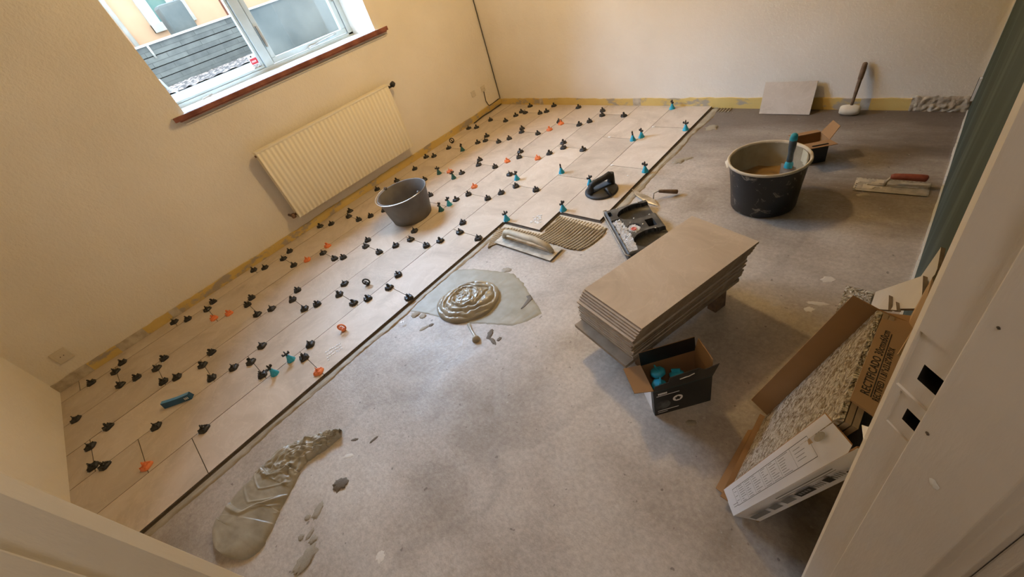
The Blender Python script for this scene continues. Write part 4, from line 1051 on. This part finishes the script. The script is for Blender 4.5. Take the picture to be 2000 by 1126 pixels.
mb.build('handle', M_blackmatte, su_)
hn = Vector((hd.y, -hd.x, 0)); mb = MB(); mb.tube([tuple(hn*.05+Vector((0, 0, .034))), tuple(hn*.07+Vector((0, 0, .045))), tuple(hn*.115+Vector((0, 0, .016)))], [.010, .012, .008], 8); mb.build('release_lever', M_blackmatte, su_)
mb = MB(); Mq = Matrix.Rotation(math.atan2(hd.y, hd.x), 3, 'Z'); mb.box((0, 0, .036), (.13, .05, .010), Mq); mb.build('saddle', M_hgrey, su_, bevel=.004)

# moulded tray full of spacers
TO = Vector((2.267, -1.545, 0)); tu = Vector((.737, -.676, 0)).normalized(); tv = Vector((-tu.y, tu.x, 0))
tray = thing('knee_tray', 'black moulded plastic tray holding white spacers next to the tiles', 'tray', tuple(TO), (0, 0, math.atan2(tu.y, tu.x)))
TU, TV = .455, .255
def ell(u, v, cu, cv, ru, rv, an=0):
    du, dv = u-cu, v-cv; c_, s_ = math.cos(an), math.sin(an); a_, b_ = du*c_+dv*s_, -du*s_+dv*c_
    return (a_/ru)**2+(b_/rv)**2
def rr(u, v, a0_, a1_, b0_, b1_): return a0_ < u < a1_ and b0_ < v < b1_
def cell(u, v):
    if ell(u, v, .098, .165, .072, .105) < 1 or (rr(u, v, .035, .16, .165, .26)): return 1
    if ell(u, v, .372, .168, .076, .105) < 1 or (rr(u, v, .305, .44, .17, .26)): return 2
    if rr(u, v, .125, .435, .012, .058+.012*math.sin((u-.1)*9)): return 3
    if ell(u, v, .243, .103, .038, .034) < 1: return 4
    if rr(u, v, .205, .275, .175, .215): return 5
    if rr(u, v, .035, .080, .014, .034): return 6
    return 0
def th_(uu, vv):
    u, v = uu*TU, vv*TV
    k = cell(u, v); H = .052
    edge = min(u, TU-u, v, TV-v)
    h = H-.010*max(0, (1-edge/.02))**2
    if k in (1, 2):
        c_ = (.098, .165) if k == 1 else (.372, .168)
        e_ = ell(u, v, c_[0], c_[1], .075, .105); h = .014+.030*min(1, max(0, e_))**2*.6
    elif k == 3: h = .030
    elif k == 4: h = .032
    elif k == 5: h = .012
    elif k == 6: h = .020
    if uu in (0, 1) or vv in (0, 1): h = 0
    return (u, v, h)
M_traygrey = noisy('dusty_tray_plastic', (.035, .035, .034), (.14, .135, .125), 12, .55, lo=.42, hi=.68)
mb = MB(); mb.grid(120, 76, th_, smooth=False, mat=lambda uu, vv: 1 if cell(uu*TU, vv*TV) in (1, 2, 5) else 0); mb.b2((0, 0, 0), (TU, TV, .008))
mb.build('tray_body', [M_traygrey, M_black], tray)
mb = MB(); mb.tube([(-.004, .02, .045), (-.006, .0, .046), (.03, -.008, .044), (.24, -.008, .044), (TU-.02, -.008, .044), (TU+.004, .01, .044)], .0028, 8); mb.build('wire_bail', M_steeldirty, tray)
mb = MB()
for (x, y) in ((.02, .075), (.015, .20), (.165, .215), (.19, .10), (.29, .10), (.235, .155), (.30, .20), (.16, .13)): mb.lathe([(.0001, .003), (.0045, .002), (.0055, 0)], 12, (x, y, .052))
mb.build('studs', M_steel, tray)
# spacers poured into the tray: nobody could count them
mb = MB()
def cross(m, c_, R_, s=.0075):
    m.box(c_, (s*2, s*.42, s*.35), R_); m.box(c_, (s*.42, s*2, s*.35), R_)
from mathutils import Euler
for i in range(760):
    if i < 610: u = rn.uniform(.132, .428); v = rn.uniform(.018, .052+.012*math.sin((u-.1)*9)+ .006); zz = .032+rn.uniform(0, .016)
    else:
        a = rn.uniform(0, 6.28); q_r = .033*math.sqrt(rn.random()); u = .243+q_r*math.cos(a); v = .103+q_r*math.sin(a)*.9; zz = .034+rn.uniform(0, .012)
    cross(mb, (u, v, zz), Euler((rn.uniform(-.8, .8), rn.uniform(-.8, .8), rn.uniform(0, 3))).to_matrix())
w_mesh = mb
sp = w_mesh.build('poured_spacers', M_spacer); sp.location = tuple(TO); sp.rotation_euler = (0, 0, math.atan2(tu.y, tu.x))
tag(sp, 'hundreds of white spacers poured into the black moulded tray', 'tile spacers', kind='stuff')
pk = TO+tu*.252+tv*.098
M_pink = mat('faded_red_plastic', (.75, .16, .14), .5)
rk = thing('red_cap', 'faded red plastic cap lying among the spacers in the tray', 'cap', (pk.x, pk.y, .046))
mb = MB(); mb.lathe([(.014, 0), (.014, .006), (.010, .007), (.010, .003), (.0001, .003)], 20); mb.build('cap', M_pink, rk)

# blue packet lying on the tiles
b0_, b1_ = fl(322, 798, TH), fl(375, 779, TH)
bd = (b1_-b0_); bl_ = bd.length; bd.normalize()
pkx = thing('blue_packet', 'bowed blue packet with small white print lying on the tiles', 'packet', (b0_.x, b0_.y, TH), (0, 0, math.atan2(bd.y, bd.x)))
M_pkt = noisy('navy_packet', (.010, .075, .17), (.016, .10, .22), 20, .35); M_pkl = noisy('light_blue_packet', (.06, .26, .58), (.09, .32, .66), 20, .35)
def pkf(u, v): return (u*bl_, .006*math.sin(3.14*u), 0)
mb = MB(); n = 16
for i in range(n):
    u0, u1 = i/n, (i+1)/n; s0, s1 = .012*math.sin(3.14*u0), .012*math.sin(3.14*u1)
    H_ = .036
    mb.add([(u0*bl_, 0, 0), (u1*bl_, 0, 0), (u1*bl_, .006, H_-s1*.35), (u0*bl_, .006, H_-s0*.35)], [(0, 1, 2, 3)], 0)
    mb.add([(u0*bl_, .006, H_-s0*.35), (u1*bl_, .006, H_-s1*.35), (u1*bl_, .026, H_-s1*.35), (u0*bl_, .026, H_-s0*.35)], [(0, 1, 2, 3)], 1)
    mb.add([(u0*bl_, .026, H_-s0*.35), (u1*bl_, .026, H_-s1*.35), (u1*bl_, .032, 0), (u0*bl_, .032, 0)], [(0, 1, 2, 3)], 0)
mb.add([(0, 0, 0), (0, .006, .036), (0, .026, .036), (0, .032, 0)], [(0, 1, 2, 3)]); mb.add([(bl_, 0, 0), (bl_, .032, 0), (bl_, .026, .036), (bl_, .006, .036)], [(0, 1, 2, 3)])
mb.build('packet_body', [M_pkt, M_pkl], pkx)
mb = MB()
for i in range(3): mb.b2((bl_-.030+i*.008, -.0006+.001*i, .010), (bl_-.026+i*.008, .0012+.001*i, .024))
mb.build('white_print', M_spacer, pkx)

# spare tile leaning on the back wall
ty0, ty1 = fl(1483, 222), fl(1581, 222)
mb = MB(); tl = (ty1-ty0).length
B0 = Vector((ty0.x, ty0.y, .001)); B1 = Vector((ty1.x, ty1.y, .001))
T0 = wy(1498, 160, -.026); T1 = wy(1599, 158, -.026)
T0 = Vector((B0.x-.0, -.024, .300)); T1 = Vector((B1.x, -.024, .300))
zt = (wy(1498, 160, -.024).z+wy(1599, 158, -.024).z)/2
T0.z = T1.z = zt; T0.x = B0.x; T1.x = B0.x+.30; B1.x = B0.x+.30; B1.y = B0.y
mb.quadslab([B0, B1, T1, T0], .0085, 0)
for j in range(len(mb.f)): mb.m[j] = 0 if j < 2 else 1
tag(mb.build('leaning_tile', [M_tile, M_tileedgedark]), 'single beige tile leaning against the back wall', 'tile')
# mallet
mh = fl(1657, 224, .0)
ml = thing('rubber_mallet', 'white rubber mallet standing head down against the back wall', 'mallet', (mh.x, mh.y, 0))
M_mal = noisy('dirty_white_rubber', (.62, .55, .42), (.74, .69, .58), 14, .7)
mb = MB(); mb.lathe([(.0001, -.052), (.020, -.051), (.026, -.043), (.031, -.015), (.031, .015), (.026, .043), (.020, .051), (.0001, .052)], 28, (0, 0, .031), M=Matrix.Rotation(math.pi/2, 3, 'Y')); mb.build('head', M_mal, ml)
mt = wy(1691, 121, -.022); hv = Vector((mt.x-mh.x, mt.y-mh.y, mt.z))
st0 = Vector((.004, 0, .06)); mb = MB(); mb.tube([tuple(st0.lerp(hv, k)) for k in (0, .15, .4, .6, .62, .85, .97, 1)], [.008, .008, .010, .011, .013, .014, .013, .007], 14); mb.build('handle', M_brownwood, ml)

# ------------------------------------------------------------------ open tile carton leaning upright on the green wall
la = math.radians(15.0); ux3 = Vector((math.sin(la), 0, math.cos(la))); dx3 = Vector((math.cos(la), 0, -math.sin(la)))
O3 = Vector((3.391, -2.715, .027)); CW, CD, CH = .318, .104, .60
ct3 = thing('tile_carton', 'opened white and brown tile carton leaning upright by the door', 'tile carton', tuple(O3))
def cp(a, y, h): p = dx3*a+ux3*h; return Vector((p.x, y, p.z))       # depth, across, up
def slab(m, q, t=.0035, mi=0, mi2=None):
    q = [Vector(p) for p in q]; nrm = (q[1]-q[0]).cross(q[2]-q[1]).normalized()*t; n = len(q)
    m.add(q, [list(range(n))[::-1]], mi); m.add([p+nrm for p in q], [list(range(n))], mi if mi2 is None else mi2)
    m.add(q+[p+nrm for p in q], [(i, (i+1) % n, n+(i+1) % n, n+i) for i in range(n)], 1)
mats3 = [M_cardwhite, M_card]
mb = MB(); slab(mb, [cp(.049, -.027, 0), cp(CD-.03, -.013, 0), cp(CD, -.006, .03), cp(CD, -.006, CH), cp(.055, -.027, CH)], -.0035, 0, 1); s1_ = mb.build('side_wall', mats3, ct3, label='white side wall printed with icons')
mb = MB(); slab(mb, [cp(.049, -.027, 0), cp(.052, -.027, .30), cp(.055, -.027, CH-.03), cp(.050, -.022, CH-.008), cp(.0015, 0.021, CH-.022), cp(0, .022, 0)], .0035, 0, 1); fa = mb.build('side_flap', mats3, ct3, label='white side flap printed with a table')
mb = MB(); slab(mb, [cp(CD, 0, 0), cp(CD, CW, 0), cp(CD, CW, CH), cp(CD, 0, CH)], .0035, 0, 1); mb.build('back_wall', mats3, ct3)
mb = MB(); slab(mb, [cp(.02, CW, 0), cp(CD, CW, 0), cp(CD, CW, CH), cp(.02, CW, CH)], .0035, 1, 0); mb.build('side_wall', mats3, ct3)
mb = MB(); slab(mb, [cp(-.045, CW+.006, .045), cp(.02, CW, .02), cp(.02, CW, CH), cp(-.035, CW+.004, CH+.005)], .0035, 1, 1); mb.build('side_flap', mats3, ct3)
mb = MB(); slab(mb, [cp(0.0, 0, 0), cp(CD, 0, 0), cp(CD, CW, 0), cp(0, CW, 0)], .0035, 0, 1); mb.build('end_wall', mats3, ct3)
# bottom end flap folded out on the floor
lo_ = lambda px, py, z_: fl(px, py, z_)-O3
mb = MB(); slab(mb, [lo_(1398, 953, .004), lo_(1412, 964, .008), lo_(1470, 905, .020), lo_(1526, 846, .022), lo_(1505, 836, .022), lo_(1461, 840, .010)], .003, 1, 1); mb.build('end_flap', mats3, ct3)
mb = MB(); slab(mb, [lo_(1530, 806, .06), lo_(1545, 826, .05), lo_(1500, 838, .03), lo_(1490, 826, .02)], .003, 1, 1); mb.build('end_flap', mats3, ct3)
# closed top end with the size printed on it
TQ = [onp(1659, 781, (0, 1, 0), -2.715)-O3, onp(1713, 819, (0, 1, 0), -2.715)-O3, onp(1790, 623, (0, 1, 0), -2.397)-O3, onp(1725, 612, (0, 1, 0), -2.397)-O3]
M_kraft = noisy('kraft_board', (.34, .22, .125), (.40, .27, .16), 5, .85)
_n = (TQ[3]-TQ[0]).cross(((TQ[1]-TQ[0])+(TQ[2]-TQ[3]))*.5).normalized(); _c = _n.dot(TQ[0]+O3)
TQ = [onp(px, py, _n, _c)-O3 for px, py in ((1659, 781), (1713, 819), (1796, 620), (1725, 612))]
mb = MB(); slab(mb, TQ, .003, 0, 0); tpo = mb.build('end_flap', [M_kraft, M_kraft], ct3, label='brown end flap printed with the tile size')
# lettering on this flap: text runs from the near edge to the far edge
ty = (TQ[3]-TQ[0]).normalized(); tx = (TQ[1]-TQ[0]); nrm = ty.cross(tx).normalized()
if nrm.z < 0: nrm = -nrm
tdn = nrm.cross(ty).normalized()          # up direction of the letters
Mt = Matrix((ty, tdn, nrm)).transposed()
_sn = (TQ[1]-TQ[0]).cross(TQ[2]-TQ[1]).normalized(); _to = .0034 if _sn.dot(nrm) > 0 else .0004
wfl = tx.length; inw0 = (tx - ty*tx.dot(ty))
def put_text(txt, size, along, down, xs, name='printed_text'):
    o = text_mesh(txt, size, M_ink, tpo, (0, 0, 0), (0, 0, 0), name, xs)
    base = TQ[0]+ty*along
    # 'down' runs from the far long edge (hinge side) towards the near one
    inw = (tx - ty*tx.dot(ty)).normalized()
    pos_ = base+inw*down+nrm*_to
    o.matrix_local = Matrix.Translation(pos_) @ Mt.to_4x4()
    return o
WL = inw0.length
put_text('RECTIFICADO 30cmx60cm', WL*.44, .030, WL*.50, 1.06)
put_text('RECTIFIED 11.81"x23.62"APROX', WL*.34, .026, WL*.87, .88)
inw = (tx - ty*tx.dot(ty)).normalized()
mb = MB(); q0 = TQ[0]+ty*.030+inw*(WL*.56)+nrm*_to; q1 = q0+ty*.225
mb.add([q0, q1, q1+inw*.0016, q0+inw*.0016], [(0, 1, 2, 3)]); mb.build('rule_line', M_ink, tpo)
# printed table on the side flap
fu = ux3.copy(); fw = (cp(.049, -.027, 0)-cp(0, .022, 0)).normalized()
fn = fu.cross(fw).normalized()
if fn.y > 0: fn = -fn
def fwid(h): return .069
def fp(h, w): return cp(.001*h/CH, .022, h)+fw*(w*fwid(h))+fn*.0045
mb = MB()
def fline(h0, w0, h1, w1, t_=.0010):
    a, b = fp(h0, w0), fp(h1, w1); d = (b-a).normalized(); s = d.cross(fn).normalized()*t_/2
    mb.add([a-s, b-s, b+s, a+s], [(0, 1, 2, 3)])
fline(.07, .22, .50, .22); fline(.07, .80, .50, .80); fline(.50, .22, .50, .80); fline(.07, .22, .07, .80)
for h in (.10, .15, .20, .255, .30, .35, .42): fline(h, .22, h, .80, .0008)
for h in (.07, .15, .255, .35): pass
fline(.04, .70, .075, .70); fline(.04, .78, .07, .78)
mb.build('table_lines', M_ink, fa)
mb = MB(); r5 = random.Random(5)
for (h0, h1) in ((.105, .148), (.153, .198), (.203, .252), (.258, .297), (.303, .347), (.353, .417)):
    n_ = 8
    for i in range(n_):
        w = .26+.50*i/(n_-1); L_ = (h1-h0)*r5.uniform(.35, .95); fline(h0+.004, w, h0+.004+L_*.9, w, .0011)
for i in range(4): fline(.43, .34+i*.10, .43+.05*r5.uniform(.6, 1), .34+i*.10, .0011)
for i in range(3): fline(.075, .35+i*.15, .092, .35+i*.15, .0011)
mb.build('table_text', M_greyink, fa)
mb = MB()                                 # grip slot and torn patch
def fpoly(pts, m): m.add([fp(h, w) for h, w in pts], [tuple(range(len(pts)))])
fpoly([(.535+.020*math.cos(a)*1.0, .42+.10*math.sin(a)) for a in [2*math.pi*i/16 for i in range(16)]], mb)
mb.build('grip_slot', M_tubin, fa)
mb = MB(); fpoly([(.495, .33), (.505, .30), (.508, .45), (.492, .44)], mb); mb.build('torn_patch', M_cardlight, fa)
# printed icons on the side wall
mb = MB()
def sp_(h, w): 
    a = .050+.005*min(1, h/CH)
    return cp(a+(CD-a)*w, -.027*(1-w)-.006*w-.0048, h)
def sline(h0, w0, h1, w1, t_, m):
    m.add([sp_(h0, w0), sp_(h1, w0), sp_(h1, w0+t_), sp_(h0, w0+t_)], [(0, 1, 2, 3)])
sline(.25, .18, .50, .18, .05, mb); sline(.25, .30, .50, .30, .03, mb); mb.build('double_rule', M_greyink, s1_)
mb = MB()
for (h0, h1) in ((.05, .15), (.17, .22), (.24, .29)): sline(h0, .45, h1, .45, .28, mb)
mb.build('grey_icons', M_greyink, s1_)
mb = MB(); sline(.31, .45, .38, .45, .28, mb); sline(.43, .45, .455, .45, .28, mb)
for i in range(5): sline(.50+i*.018, .62-.03*i, .512+i*.018, .62-.03*i, .25, mb)
mb.build('black_icons', M_ink, s1_)
mb = MB()
for i in range(4): sline(.39+i*.009, .48, .395+i*.009, .48, .22, mb); sline(.462+i*.009, .48, .467+i*.009, .48, .22, mb)
for i in range(4): sline(.32+i*.013, .52, .328+i*.013, .52, .12, mb)
mb.build('outline_icons', M_greyink, s1_)
# tiles inside the carton, embossed backs towards the room
M_back = mat('embossed_tile_back', (.55, .47, .36), .22, spec=1.0); t = NT(M_back)
n1 = t.noise(48, 3, .55, t.coord(), 1.6)
t.color(t.ramp(n1, [(.40, (.36, .29, .20)), (.60, (.82, .77, .67))])); t.bump(n1, 1.0, .03)  # strong light-dark ramp paints glints into the colour
for i in range(3):
    m = MB(); a = .024+i*.0115
    m.quadslab([cp(a, .008, .006), cp(a, CW-.008, .006), cp(a, CW-.008, .603), cp(a, .008, .603)], -.0095)
    o = m.build('boxed_tile', [M_back if i == 0 else M_tileedge]); o.location = tuple(O3)
    tag(o, ['front tile in the leaning carton, its glittering embossed back showing', 'second tile in the leaning carton behind the front tile', 'rearmost tile in the leaning carton'][i], 'tile', 'tiles in the leaning carton')
# label stuck on the textured tile back
lq = [onp(1683, 829, (dx3.x, 0, dx3.z), dx3.dot(O3)+.019), onp(1703, 835, (dx3.x, 0, dx3.z), dx3.dot(O3)+.019), onp(1702, 864, (dx3.x, 0, dx3.z), dx3.dot(O3)+.019), onp(1686, 858, (dx3.x, 0, dx3.z), dx3.dot(O3)+.019)]
mb = MB(); mb.quadslab(lq, .0006); o = mb.build('paper_label', M_cardwhite); tag(o, 'small white printed label stuck on the embossed tile back', 'label')

# textured tile strip lying on the floor, and upright cut tiles behind the carton
q = [fl(1615, 652, .010), fl(1653, 557, .010), fl(1706, 570, .010), fl(1672, 634, .010)]
a_ = q[0]; vdir = (q[1]-q[0]); wdir = (q[2]-q[1]); c_ = a_+wdir
mb = MB(); mb.quadslab([a_, c_, a_+wdir+vdir, q[1]][::1], .0095)
for v_ in range(len(mb.v)): mb.v[v_] = (mb.v[v_][0], mb.v[v_][1], mb.v[v_][2]-(.0095 if max(p[2] for p in mb.v) > .0151 else 0))
o = mb.build('tile_offcut', M_back); tag(o, 'strip of tile lying embossed side up on the floor beyond the carton', 'tile')
M_face = mat('glazed_tile_face', (.66, .64, .60), .12, spec=1.0); t = NT(M_face); t.color(t.ramp(t.noise(4, 6), [(.35, (.60, .58, .54)), (.65, (.72, .70, .66))]))  # pale base colour paints in the window's reflection on the cut tiles
pn = Vector((math.cos(la), 0, -math.sin(la)))
def leanpoly(name, pxs, x0_, label, th=.009):
    c_ = pn.x*x0_; pts = [onp(px, py, pn, c_) for px, py in pxs]
    m = MB(); m.quadslab(pts, th, 0)
    nrm_ = (pts[1]-pts[0]).cross(pts[2]-pts[1]).normalized()
    for j in range(len(m.f)): m.m[j] = 1 if j >= 2 else 0
    return tag(m.build(name, [M_face, M_tileedgedark]), label, 'tile')
leanpoly('cut_tile', [(1717, 572), (1706, 604), (1760, 606), (1800, 606), (1810, 590), (1812, 541)], 3.478, 'large pale cut tile standing behind the carton by the green wall')
leanpoly('cut_tile', [(1808, 541), (1790, 607), (1822, 570), (1840, 528), (1847, 485)], 3.492, 'tall pointed pale cut tile leaning on the green wall')
leanpoly('cut_tile', [(1744, 579), (1718, 606), (1743, 608)], 3.468, 'small pointed cut tile sticking up behind the carton, on the left')
leanpoly('cut_tile', [(1758, 592), (1748, 608), (1760, 609)], 3.470, 'smallest cut tile tip behind the carton, right of the small pointed one')
# second, plain tan carton between the first and the door frame
def tancard(name, pxs, Y, label):
    pts = [wy(px, py, Y) for px, py in pxs]
    return pts
tc = thing('tan_carton', 'plain tan cardboard box squeezed in beside the door frame', 'cardboard box', (3.60, -2.36, 0))
def tcp(p): return Vector(p)-Vector((3.60, -2.36, 0))
A1, A2, A3, A4 = wy(1821, 541, -2.40), wy(1846, 531, -2.40), wy(1840, 620, -2.42), wy(1803, 606, -2.42)
mb = MB()
x_l, x_r = 3.600, 3.640
pa = [tcp((3.615, -2.25, .0)), tcp((3.645, -2.25, .0)), tcp((3.645, -2.40, .0)), tcp((3.615, -2.40, .0))]
pb = [tcp(A1), tcp((3.643, -2.30, A1.z+.01)), tcp((3.643, -2.42, A4.z+.02)), tcp(A4)]
mb.add(pa+pb, [(0, 1, 2, 3), (7, 6, 5, 4), (0, 4, 5, 1), (1, 5, 6, 2), (2, 6, 7, 3), (3, 7, 4, 0)]); mb.build('body', M_cardlight, tc)
fq = [onp(1803, 609, (0, 0, 1), .66), onp(1752, 692, (0, 0, 1), .66), onp(1766, 705, (0, 0, 1), .655), onp(1822, 612, (0, 0, 1), .66)]
mb = MB(); slab(mb, [tcp(p) for p in fq], .003, 0, 0); mb.build('flap', [M_cardlight, M_cardlight], tc)
